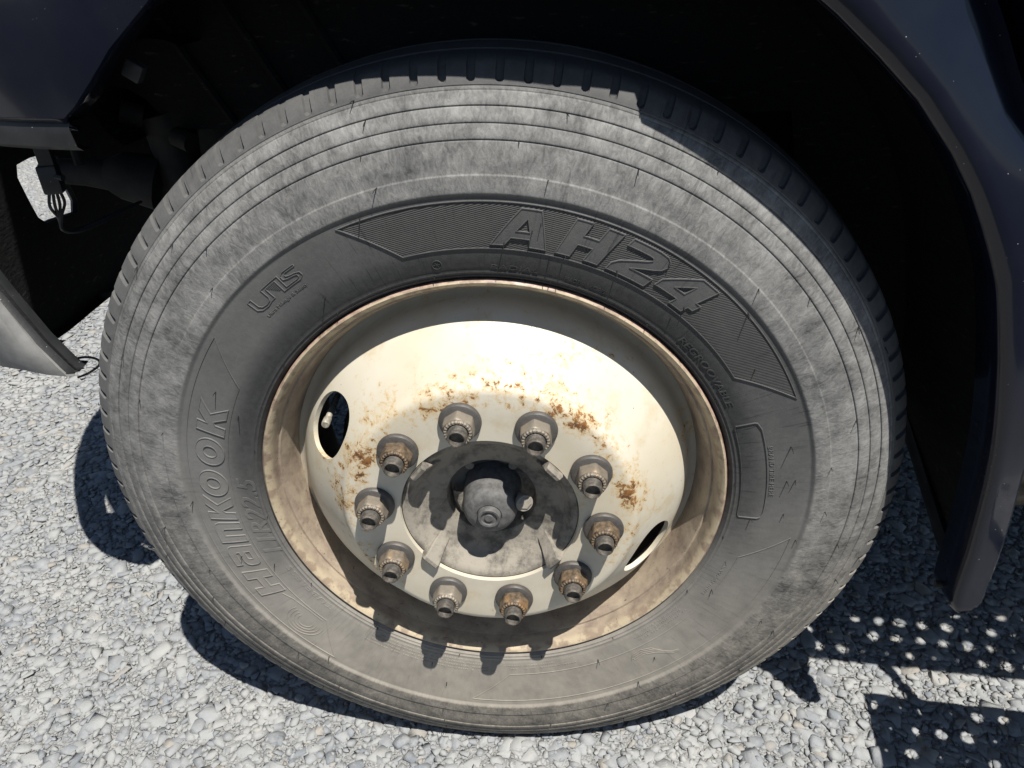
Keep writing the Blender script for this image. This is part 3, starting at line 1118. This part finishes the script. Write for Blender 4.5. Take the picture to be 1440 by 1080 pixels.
# ---- hub: pilot ring, dished face, four pilot pads, centre boss
hp = [(0.1114, 0.02), (0.1114, -0.0350), (0.1100, -0.0380), (0.1080, -0.0380), (0.1056, -0.0372), (0.1032, -0.0362), (0.1005, -0.0330), (0.0965, -0.0265), (0.0915, -0.0185), (0.0840, -0.0125), (0.0740, -0.0095), (0.0610, -0.0080), (0.0580, -0.0065),
      (0.0562, -0.0020), (0.0555, 0.0180), (0.0350, 0.0190), (0.0, 0.0190)]
hub = MB().revolve(hp, 120).build('hub', M['hub'], wheel, smooth=28, label='dusty dished hub inside the ring of nuts')
pads = MB()
for k, a_deg in enumerate((139, 41, -138, -42)):
    a = math.radians(a_deg)
    er = Vector((math.cos(a), 0, math.sin(a)))
    et = Vector((-math.sin(a), 0, math.cos(a)))
    P = []
    for (r_a, y_a, hw) in ((0.1105, -0.036, .0125), (0.1108, -0.0520, .0125), (0.1080, -0.0545, .0120), (0.1035, -0.0535, .0115), (0.0990, -0.0430, .0105), (0.0930, -0.0290, .0095), (0.0850, -0.0160, .008), (0.0840, -0.008, .008)):
        P.append([er * r_a + Vector((0, y_a, 0)) + et * (hw * q) for q in (-1, -.86, 0, .86, 1)])
    for row in P[1:-1]:
        row[0] = row[0] + Vector((0, .0022, 0))
        row[-1] = row[-1] + Vector((0, .0022, 0))
    pads = MB().grid(P)
    bt = [[p + Vector((0, .018, 0)) for p in row] for row in P]
    for side in (0, -1):
        pads.grid([[P[i][side] for i in range(len(P))], [bt[i][side] for i in range(len(P))]])
    pads.build('pilot_pad', M['hub'], wheel, smooth=25)
bp = [(0.0375, 0.0195), (0.0372, -0.004), (0.0352, -0.008), (0.0345, -0.026), (0.0335, -0.0330), (0.0310, -0.0385), (0.0270, -0.0420), (0.0205, -0.0440), (0.0160, -0.0446), (0.0152, -0.0430), (0.0146, -0.0445), (0.0142, -0.0500), (0.0130, -0.0515),
      (0.0105, -0.0512), (0.0098, -0.0490), (0.0055, -0.0488), (0.0050, -0.0508), (0.0020, -0.0512), (0.0, -0.0512)]
cap = MB().revolve(bp, 96)
for k in range(48):                      # radial scores round the cap end
    a = 2 * math.pi * k / 48
cap.build('hub_cap', M['hubcap'], wheel, smooth=30, label='round dark cap at the centre of the hub')
fit = MB()
d = Vector((.38, -.86, .20)).normalized()
c0 = Vector((.036, -.014, .005))
fit.tube([c0, c0 + d * .012], .0065, 14)
c1 = c0 + d * .010
fit.tube([c1, c1 + d * .004, c1 + d * .0045, c1 + d * .010, c1 + d * .011], [.0095, .0095, .0112, .0112, .0104], 26)
c2 = c1 + d * .011
fit.tube([c2, c2 + d * .0022], [.0098, .0066], 6)
fit.build('hub_plug', M['hub'], wheel, smooth=30)
lobe = MB()
P = []
for a_deg in (172, 180, 190, 200, 210, 216):
    a = math.radians(a_deg)
    P.append([(q * math.cos(a), y, q * math.sin(a)) for q, y in ((.035, .004), (.035, -.004), (.046, -.005), (.050, -.002), (.050, .015))])
lobe.grid(P)
lobe.build('hub_flange_lobe', M['hub'], wheel, smooth=30)
for a_deg in (128, 52, -90):
    a = math.radians(a_deg)
    b = MB().revolve([(0.0, -.0085), (.0052, -.0085), (.0060, -.0075), (.0060, .001)], 16)
    b.build('cap_screw', M['hub'], wheel, loc=(.0455 * math.cos(a), .018, .0455 * math.sin(a)), smooth=30)

# ---- nuts and studs
RB, PHB = 0.142875, 1.7505


def nut_mesh():
    m = MB()
    m.revolve([(.0115, 0), (.0248, 0), (.0252, -.0018), (.0250, -.0042), (.0238, -.0060), (.0205, -.0076), (.0160, -.0080)], 40)
    rows = []
    for y, f in ((-.0055, 0.0), (-.0080, 0.0), (-.0205, 0.0), (-.0228, 0.30), (-.0240, 0.75)):
        row = []
        for k in range(48):
            a = 2 * math.pi * k / 48
            s6 = ((a + math.pi / 6) % (math.pi / 3)) - math.pi / 6
            hexr = .0172 / math.cos(s6)
            hexr = min(hexr, .0192)
            row.append(((hexr * (1 - f) + .0166 * f) * math.cos(a), y, (hexr * (1 - f) + .0166 * f) * math.sin(a)))
        rows.append(row)
    m.grid(rows, False, True)
    # crimped collar: castellated ring
    rows = []
    for y, ri in ((-.0238, .0166), (-.0262, .0164), (-.0274, .0156), (-.0274, .0135), (-.0262, .0122), (-.0240, .0114)):
        row = []
        for k in range(96):
            a = 2 * math.pi * k / 96
            n = .0007 if (k // 2) % 2 and y < -.0256 and ri > .0125 else 0.0
            row.append(((ri - n) * math.cos(a), y + n * .8, (ri - n) * math.sin(a)))
        rows.append(row)
    m.grid(rows, False, True)
    return m.mesh('wheel_nut', M['nut'], 30)


def stud_mesh():
    pr = [(.0110, -.018)]
    y = -.0235
    pr.append((.0112, y))
    while y > -.0345:
        pr += [(.0114, y - .0004), (.0108, y - .0009)]
        y -= .0013
    pr += [(.0112, -.0362), (.0104, -.0385), (.0098, -.0392), (.0088, -.0390), (.0080, -.0360), (.0072, -.0330), (.0030, -.0322), (0.0, -.0330)]
    return MB().revolve(pr, 40).mesh('wheel_stud', M['stud'], 40)


nm_, sm_ = nut_mesh(), stud_mesh()
for k in range(10):
    a = PHB - 2 * math.pi * k / 10
    p = (RB * math.cos(a), -0.0447, RB * math.sin(a))
    for nme, me in (('wheel_nut', nm_), ('wheel_stud', sm_)):
        o = bpy.data.objects.new(nme, me)
        COL.objects.link(o)
        o.parent = wheel
        o.location = p
        o.rotation_euler = (0, random.uniform(0, 6.28), 0)

# ---- valve stem seen through the left hand hole
v0 = Vector((-.2080, .0415, .0985))
dv = Vector((.02, -1, -.03)).normalized()
vm = MB()
vm.tube([v0 - dv * .04, v0 + dv * .012, v0 + dv * .013, v0 + dv * .016], [.0042, .0042, .0036, .0036], 16)
vm.tube([v0 + dv * .014, v0 + dv * .015, v0 + dv * .027, v0 + dv * .0285, v0 + dv * .0290, v0 + dv * .0270], [.0040, .0052, .0054, .0046, .0036, .0030], 20)
vm.build('valve_stem', M['valve'], wheel, smooth=35)
# brake drum behind the disc, seen as darkness through the hand holes
MB().revolve([(.0, .05), (.15, .05), (.208, .06), (.212, .07), (.212, .21), (.19, .22), (.0, .22)], 64).build('brake_drum', M['grime'], wheel, smooth=35)

# ------------------------------------------------------------------ bodywork
YL = -0.062
Z = lambda z: z + H
lip = [(-.422, .476, .020), (-.402, .489, .013), (-.375, .513, .008), (-.345, .541, .004), (-.292, .581, .0), (-.22, .630, -.020), (-.14, .668, -.036), (-.06, .686, -.047), (.0, .689, -.054), (.06, .686, -.058), (.13, .682, -.061), (.19, .690, YL), (.2215, .692, YL),
       (.2185, .628, YL), (.250, .606, YL), (.285, .582, YL), (.325, .552, YL), (.365, .518, YL), (.404, .482, YL), (.444, .435, YL), (.470, .398, YL), (.488, .366, YL)]
edge = [(-.422, 1.00), (-.402, 1.0), (-.375, 1.0), (-.345, 1.0), (-.292, 1.0), (-.22, 1.0), (-.14, 1.0), (-.06, 1.0), (.0, 1.0), (.06, 1.0), (.13, 1.0), (.19, 1.0), (.27, 1.0),
        (.33, .88), (.365, .75), (.405, .65), (.432, .575), (.455, .538), (.472, .508), (.492, .474), (.516, .440), (.540, .405)]

lip_up = list(lip)
LI = catmull([(.488, YL, .366), (.508, YL, .326), (.523, YL, .288), (.547, YL, .199), (.568, -.058, .095), (.580, -.053, -.030), (.583, -.050, -.110), (.5845, -.050, -.134)], 5)
LO = catmull([(.540, YL, .405), (.562, YL, .362), (.580, YL, .318), (.5925, YL, .205), (.5985, YL, .095), (.6095, YL, -.018), (.6125, YL, -.105), (.6115, YL, -.130)], 5)
lip += [(p.x, p.z, p.y) for p in LI[1:]] + [(.5868, -.143, -.049), (.5915, -.149, -.047)]
edge += [(p.x, p.z) for p in LO[1:]] + [(.6085, -.140), (.6030, -.148)]


def bulge(t, k=1.0):
    return .008 * math.sin(min(1.0, 3 * t) * math.pi / 2) - .034 * k * t * t


P = []
for (a, b) in zip(lip, edge):
    yl = a[2]
    row = [(a[0], yl + .050, Z(a[1] + .004)), (a[0], yl + .012, Z(a[1] + .002)), (a[0], yl + .003, Z(a[1]))]
    for k in range(9):
        t = k / 8
        s_ = t ** 1.3
        row.append((a[0] + (b[0] - a[0]) * s_, yl - bulge(t, 1.0 if a[0] < .24 else .55 * min(1.0, max(0.0, (.515 - a[0]) / .07))), Z(a[1] + (b[1] - a[1]) * s_ + .0015)))
    if a[0] > .21:
        row += [(b[0] + .004, yl - .004, Z(b[1])), (b[0] + .004, yl + .03, Z(b[1]))]
    else:
        row += [row[-1], row[-1]]
    P.append(row)
hoodm = MB().grid(P)
# nose: the side wraps round to the front of the bonnet
plan = catmull([(-.422, .020, 0), (-.49, .037, 0), (-.57, .072, 0), (-.68, .160, 0), (-.80, .310, 0), (-.89, .52, 0), (-.935, .78, 0), (-.945, 1.05, 0), (-.93, 1.35, 0), (-.86, 1.62, 0), (-.74, 1.83, 0), (-.56, 1.98, 0), (-.2, 2.09, 0)], 6)
P = []
for i, p in enumerate(plan):
    g = min(1.0, i / 8.0)
    g = g * g * (3 - 2 * g)
    nx = (Vector((0, -1, 0)) * (1 - g) + Vector((p.x + .10, p.y - 1.0, 0)).normalized() * g).normalized()
    row = [(p.x - nx.x * q, p.y - nx.y * q, Z(z)) for z, q in ((.461, .020), (.469, .006), (.476, .002))]
    for k in range(9):
        t = k / 8
        e = bulge(t)
        row.append((p.x + nx.x * e, p.y + nx.y * e, Z(.476 + .524 * t ** 1.3 + .0015)))
    P.append(row)
hoodm.grid(P)
# bonnet top
tp_ = [(.80, YL + .02), (.27, YL + .024), (.06, -.034), (-.14, -.012), (-.292, .024)] + [(p.x + .02, p.y + .02) for p in plan] + [(.80, 2.09)]
hoodm.add([(p[0], p[1], Z(1.0)) for p in tp_] + [(p[0], p[1], Z(.985)) for p in tp_], [tuple(t) for t in tessellate_polygon([[Vector((p[0], p[1], 0)) for p in tp_]])])
hood = hoodm.build('hood', M['paint'], truck, smooth=40, weld=0.0015, label='glossy dark navy hood and fender arching over the wheel down to a narrow flap')
so = hood.modifiers.new('thick', 'SOLIDIFY')
so.thickness = 0.004
so.offset = 0
# black trim below the bonnet nose
P = []
for p in plan[:50]:
    nx = Vector((p.x + .10, p.y - 1.0, 0)).normalized()
    P.append([(p.x + nx.x * b, p.y + nx.y * b, Z(z)) for z, b in ((.472, -.030), (.4715, -.004), (.466, -.001), (.446, -.004), (.441, -.010), (.441, -.030))])
MB().grid(P).build('hood_trim', M['plastic'], truck, smooth=40)
# bracket inside the left end of the arch
MB().box((-.355, .060, Z(.515)), (.020, .014, .020), 0, .6, .003).build('arch_bracket', M['plastic'], truck)

# rear splash guard: the panel behind the foot of the fender
so_in = catmull([(.482, YL - .001, .377), (.492, YL - .0015, .358), (.523, YL - .001, .288), (.547, YL, .199), (.568, -.058, .095), (.580, -.053, -.030), (.583, -.050, -.120), (.5845, -.050, -.136)], 8)
P = []
for i, a in enumerate(so_in):
    row = []
    zlow = a.z
    for q in range(9):
        t = q / 8
        y = a.y + .006 + t * .40
        zz = a.z
        lim = -.132 + max(0.0, t - .2) * .14
        row.append((a.x + .004 + .042 * min(1.0, t / .22), y, Z(max(zz, lim) if i > 20 else zz)))
    P.append(row)
lipc = [Vector((p[0], YL, p[1])) for p in lip_up[13:-1]]
P = [[(p.x + .003 + .042 * min(1.0, q / 8 / .22), YL + .006 + q / 8 * .40, Z(p.z)) for q in range(9)] for p in lipc[:-1]] + P
panel = MB().grid(P).build('splash_guard_panel', M['liner'], truck, smooth=50)
so = panel.modifiers.new('thick', 'SOLIDIFY')
so.thickness = 0.004
# folded lower edge of that panel
P = []
for k in range(12):
    t = k / 11
    y = .030 + t * .25
    z = -.128 + max(0.0, t - .1) * .105
    x = .622 + .004 * t
    P.append([(x + .012, y, Z(z + .004)), (x - .004, y, Z(z + .006)), (x - .006, y + .004, Z(z - .004)), (x - .002, y + .012, Z(z - .024)), (x + .010, y + .012, Z(z - .026))])
MB().grid(P).build('splash_guard_hem', M['plastic'], truck, smooth=35)
MB().tube([(.588, -.022, Z(-.132)), (.576, -.020, Z(-.133))], .005, 12).build('guard_bolt', M['grime'], truck)

# wheel arch liner: barrel over the tyre and a ribbed inner wall
P = []
for k in range(25):
    a = math.radians(124 - k * 5.1)
    r = .655
    P.append([(r * math.cos(a), y, Z(.035 + r * math.sin(a) * 1.0)) for y in (.03 if k < 5 else -.012, .10, .22, .34)])
ln = MB().grid(P)
lw = [(-.368, .405), (-.445, .407), (-.462, .425), (-.479, .448), (-.501, .463), (-.545, .470), (-.60, .55), (-.60, .80), (.75, .80), (.75, -.02), (.48, -.02), (.44, .20), (.40, .405)]
def tess(poly, y, yb):
    tr = tessellate_polygon([[Vector((p[0], p[1], 0)) for p in poly]])
    n = len(poly)
    vs_ = [(p[0], y, Z(p[1])) for p in poly] + [(p[0], yb, Z(p[1])) for p in poly]
    fs = [tuple(t) for t in tr] + [tuple(i + n for i in t) for t in tr] + [(i, (i + 1) % n, (i + 1) % n + n, i + n) for i in range(n)]
    return vs_, fs
ln.add(*tess(lw, .300, .304))
for x0 in (-.46, -.36, -.26):
    ln.tube([(x0, .296, Z(.60)), (x0 + .10, .296, Z(.415))], .006, 6)
ln.build('arch_liner', M['liner'], truck, smooth=40)

# front bumper: skin wrapping from the front round to the wheel opening
bpl = [(-.640, .163), (-.672, .166), (-.71, .176), (-.76, .200), (-.82, .250), (-.88, .325), (-.95, .440), (-1.0, .590), (-1.020, .760), (-1.03, 1.0), (-1.02, 1.3), (-.98, 1.55), (-.88, 1.75), (-.76, 1.88), (-.64, 1.92)]
bz = [.088, .090, .092, .085, .062, .020, -.030, -.070, -.080, -.085, -.085, -.06, .0, .07, .09]
bl = catmull([(p[0], p[1], z) for p, z in zip(bpl, bz)], 5)
ctr = Vector((-.2, 1.0, 0))
P, Pi = [], []
for i, p in enumerate(bl):
    n = Vector((p.x - ctr.x, (p.y - ctr.y) * .7, 0)).normalized()
    fr = i / (len(bl) - 1)
    lean = .050 * sstep(.0, .03, fr) if False else 0.0
    row = []
    for z, b in ((0.0, -.012), (.004, -.003), (.020, .0), (.08, .006), (.17, .006), (.26, .002), (.33, -.006)):
        top_z = p.z + ((0.30 + .12 * min(1.0, max(0.0, (i - 16) / 14.0))) - p.z) * (z / .33)
        # near the wheel opening the edge leans forward as it rises
        sh = -.135 * (z / .33) ** 1.1 * max(0.0, 1 - i / 14.0)
        row.append((p.x + n.x * b + sh, p.y + n.y * b + .045 * (z / .33) * max(0.0, 1 - i / 14.0), Z(top_z)))
    P.append(row)
bump = MB().grid(P).build('bumper', M['greyplastic'], truck, smooth=45, label='faded grey plastic bumper end in front of the wheel')
so = bump.modifiers.new('thick', 'SOLIDIFY')
so.thickness = 0.005
so.offset = 1
op = [(.717, .267), (.766, .269), (.813, .265), (.865, .250), (.869, .229), (.876, .198), (.891, .142), (.878, .119), (.786, .132), (.752, .134), (.729, .154), (.715, .205), (.706, .244)]
cm = MB()
n = len(op)
cm.add([(-1.3, p[0] + .0, Z(p[1])) for p in op] + [(-.8, p[0], Z(p[1])) for p in op],
       [tuple(range(n)), tuple(range(2 * n - 1, n - 1, -1))] + [(i, (i + 1) % n, (i + 1) % n + n, i + n) for i in range(n)])
cu = cm.build('hole_cutter', M['cream'], None)
cut(bump, cu)
Pb = []
for i, row in enumerate(P):
    p = bl[i]
    n = Vector((p.x - ctr.x, (p.y - ctr.y) * .7, 0)).normalized()
    Pb.append([(q[0] - n.x * .011 + (.004 if i == 0 else 0), q[1] - n.y * .011, q[2] + (.002 if j == 0 else 0)) for j, q in enumerate(row)])
back = MB().grid(Pb).build('bumper_shade_skin', M['liner'], truck, smooth=45)  # added black skin, stands for the shade inside the grey bumper
so = back.modifiers.new('thick', 'SOLIDIFY')
so.thickness = 0.002
cut(back, cu)
bpy.context.view_layer.update()
bake(bump, 40)
bake(back, 40)
bpy.data.objects.remove(cu)
# return flange along the wheel side edge of the bumper
first = P[0]
Q = []
for p in first:
    Q.append([(p[0] - .001, p[1] - .002, p[2]), (p[0] + .005, p[1] + .004, p[2]), (p[0] + .007, p[1] + .018, p[2] + .003), (p[0] + .006, p[1] + .030, p[2] + .004), (p[0] - .006, p[1] + .032, p[2] + .004)])
MB().grid(Q).build('bumper_flange', M['plastic'], truck, smooth=40)
# tab and its loop at the foot of the flange
tb = catmull([(-.652, .195, .086), (-.645, .200, .096), (-.628, .203, .098), (-.612, .203, .093), (-.614, .202, .083), (-.632, .196, .073), (-.645, .190, .070)], 5)
MB().tube([(p.x, p.y, Z(p.z)) for p in tb], .0018, 6).build('bumper_tab', M['plastic'], truck)
# black lip inside lower edge, widened near the wheel to fill the ground shadow
bk = MB()
P = []
for i, p in enumerate(bl[9:62]):
    n = Vector((p.x - ctr.x, (p.y - ctr.y) * .7, 0)).normalized()
    P.append([(p.x - n.x * .012, p.y - n.y * .012, Z(p.z + .003)), (p.x - n.x * (.03 + .06 * min(1.0, i / 6.0) if i < 16 else .05), p.y - n.y * (.03 + .06 * min(1.0, i / 6.0) if i < 16 else .05), Z(p.z + .012))])
bk.grid(P)
bk.build('bumper_shadow_lip', M['liner'], truck, smooth=40)
hk = catmull([(-.985, .80, -.060), (-.972, .84, -.066), (-.958, .872, -.070), (-.952, .882, -.078), (-.960, .872, -.086), (-.985, .84, -.084)], 5)
MB().tube([(p.x, p.y, Z(p.z)) for p in hk], .008, 8).build('tow_eye', M['grime'], truck)

# wiring plug hanging behind the nose
wp = MB()
wp.box((-.513, .100, Z(.425)), (.017, .014, .060), .3, 0, .002)
wp.build('wiring_plug', M['plastic'], truck)
wp = MB()
wp.box((-.515, .100, Z(.394)), (.022, .020, .034), .3, 0, .003)
wp.tube([(-.506, .096, Z(.398)), (-.496, .094, Z(.396))], .004, 8)
wp.build('plug_collar', M['plastic'], truck)
wp = MB()
for k in range(4):
    dx = (k - 1.5) * .0042
    pts = catmull([(-.516 + dx, .10, .380), (-.520 + dx * .9, .102 + dx, .362), (-.524 + dx * .3, .104, .345), (-.526, .106, .328), (-.515 + dx, .13, .322), (-.47, .20, .335)], 6)
    wp.tube([(p.x, p.y, Z(p.z)) for p in pts], .0019, 6)
wp.build('wiring', M['rubberhose'], truck)

# chassis seen in the dark beside the tyre: rail, spring eye, steering arm, axle
ch = MB()
ch.box((.5, .55, Z(.26)), (2.0, .07, .22), 0, 0, .01)
ch.box((.3, 1.45, Z(.26)), (2.6, .07, .22), 0, 0, .01)
ch.build('frame_rail', M['grime'], truck)
ch = MB()
ch.tube([(-.56, .30, Z(.345)), (-.60, .30, Z(.352)), (-.665, .31, Z(.352))], [.022, .020, .017], 12)
ch.tube([(-.50, .31, Z(.33)), (-.545, .30, Z(.345)), (-.56, .30, Z(.345))], [.04, .034, .026], 12)
ch.build('steering_arm', M['grime'], truck)
ch = MB()
ch.tube([(-.475, .33, Z(.425)), (-.470, .33, Z(.40)), (-.468, .325, Z(.34)), (-.462, .32, Z(.27)), (-.440, .30, Z(.20)), (-.40, .29, Z(.12))], [.040, .036, .030, .026, .030, .040], 14)
ch.tube([(-.445, .29, Z(.400)), (-.420, .28, Z(.392))], .014, 12)
ch.tube([(-.49, .30, Z(.425)), (-.515, .29, Z(.435))], .016, 12)
ch.build('spring_hanger', M['grime'], truck)
ch = MB()
ch.tube([(.0, .20, Z(0)), (.0, .30, Z(-.02)), (.0, .45, Z(-.10)), (.0, 1.6, Z(-.10))], [.07, .06, .055, .055], 16)
ch.build('axle', M['grime'], truck)
ch = MB()
for k in range(4):
    pts = [(-.62 + .62 * 2 * q / 12, .52, Z(.05 - .12 * (1 - ((q - 6) / 6) ** 2) - k * .012)) for q in range(13)]
    for a, b in zip(pts[:-1], pts[1:]):
        c = [(a[i] + b[i]) / 2 for i in range(3)]
        ch.box(c, (.11, .07, .010), 0, -math.atan2(b[2] - a[2], b[0] - a[0]))
ch.build('leaf_spring', M['grime'], truck)
en = MB()
en.box((-.05, 1.0, Z(.42)), (1.1, .75, .75), 0, 0, .05)
en.box((.75, 1.0, Z(.55)), (.05, 2.0, .90), 0, 0, .01)
en.box((-.78, 1.15, Z(.68)), (.10, .9, .50), 0, 0, .02)
en.build('engine_block', M['grime'], truck, smooth=35)
en = MB()
en.tube([(-.50, .14, Z(.47)), (-.50, .14, Z(.40))], .006, 8)
en.build('hose_clip', M['liner'], truck)
en = MB()
P = []
for k in range(15):
    a = math.radians(60 + k * 12)
    P.append([(-.43 + .095 * math.cos(a), y, Z(.455 + .075 * math.sin(a))) for y in (.24, .38)])
en.grid(P)
en.build('air_duct', M['liner'], truck, smooth=40)

# cab behind the bonnet with its two perforated steps and the tank under the door
YC = -0.040
cab = MB()
cp = [(.64, .36),  (2.55, .36), (2.55, 1.95), (2.40, 2.10), (1.25, 2.10), (1.02, 1.98), (.80, 1.20), (.66, 1.02), (.46, 1.0), (.46, .62), (.53, .42)]
tr = tessellate_polygon([[Vector((p[0], p[1], 0)) for p in cp]])
n = len(cp)
for yy0, yy1 in ((YC, 2.08),):
    A = []
    for y, ins in ((yy0, .03), (yy0 - .012, .0), (yy1 + .012, .0), (yy1, .03)):
        A.append([(1.6 + (p[0] - 1.6) * (1 - ins), y, Z(1.2 + (p[1] - 1.2) * (1 - ins))) for p in cp])
    cab.grid(A, False, True)
    cab.add(A[0], [tuple(t) for t in tr])
    cab.add(A[3], [tuple(t) for t in tr])
cab.build('cab', M['paint'], truck, smooth=30)
for a_, b_ in (((1.10, 1.15), (1.95, 1.80)),):
    MB().box((1.55, YC - .014, Z(1.48)), (.85, .006, .58), 0, 0, .002).build('door_window', M['plastic'], truck)


def step_board(x0, y0, lx, ly, z, rot, cell=.040, hole=.0112, thick=.004):
    m = MB()
    nx_, ny_ = max(1, round(lx / cell)), max(1, round(ly / cell))
    ca, sa = math.cos(rot), math.sin(rot)
    rr = random.Random(int(x0 * 1000) + 3)
    T = lambda u, v, w_: (x0 + u * ca - v * sa, y0 + u * sa + v * ca, Z(z) + w_)
    cu_, cv = lx / nx_, ly / ny_
    for i in range(nx_):
        for j in range(ny_):
            u0, v0_ = i * cu_, -j * cv
            ou = ((.18 if j % 2 else -.18) + rr.uniform(-.06, .06)) * cu_
            q = hole * rr.uniform(.62, 1.0) * (0.25 if rr.random() < .36 else 1.0)
            sq = [(0, 0), (.5, 0), (1, 0), (1, -.5), (1, -1), (.5, -1), (0, -1), (0, -.5)]
            A = [T(u0 + a * cu_, v0_ + b * cv, 0) for a, b in sq]
            B = []
            for a, b in sq:
                d = Vector((a - .5, b + .5)).normalized() * q
                B.append(T(u0 + .5 * cu_ + ou + d.x, v0_ - .5 * cv + d.y, 0))
            lo = [(p[0], p[1], p[2] - thick) for p in B]
            m.add(A + B + lo, [(k, (k + 1) % 8, (k + 1) % 8 + 8, k + 8) for k in range(8)] + [(k + 8, (k + 1) % 8 + 8, (k + 1) % 8 + 16, k + 16) for k in range(8)])
    # folded rim
    for (ua, va, ub, vb) in ((0, 0, lx, 0), (0, -ly, lx, -ly), (0, 0, 0, -ly), (lx, 0, lx, -ly)):
        a, b = T(ua, va, .001), T(ub, vb, .001)
        m.add([a, b, (b[0], b[1], b[2] - .030), (a[0], a[1], a[2] - .030)], [(0, 1, 2, 3)])
    return m


RS = math.radians(-7)
step_board(.697, -.052, .62, .21, -.105, RS).build('step_board', M['steel'], truck, smooth=0, label='lower perforated step board')
step_board(.728, .050, .62, .150, .235, RS).build('step_board', M['steel'], truck, smooth=0, label='upper perforated step board')
br = MB()
br.tube([(.80, -.02, Z(.225)), (.795, -.06, Z(.06)), (.79, -.10, Z(-.11))], .010, 8)
br.build('step_bracket', M['steel'], truck)
br = MB()
br.tube([(1.25, -.06, Z(.225)), (1.25, -.10, Z(.06)), (1.25, -.13, Z(-.11))], .010, 8)
br.build('step_bracket', M['steel'], truck)
tk = MB()
tk.tube([(.662, .27, Z(-.02)), (.668, .27, Z(-.02)), (.685, .27, Z(-.02)), (.72, .27, Z(-.02)), (1.9, .27, Z(-.02))], [.03, .12, .155, .17, .17], 40)
tk.build('fuel_tank', M['tank'], truck, smooth=40, label='stained brown tank end behind the splash guard')
bx_ = MB()
bx_.box((1.4, 1.0, Z(.40)), (1.5, 2.0, .10), 0, 0, .01)
bx_.build('cab_floor', M['grime'], truck)
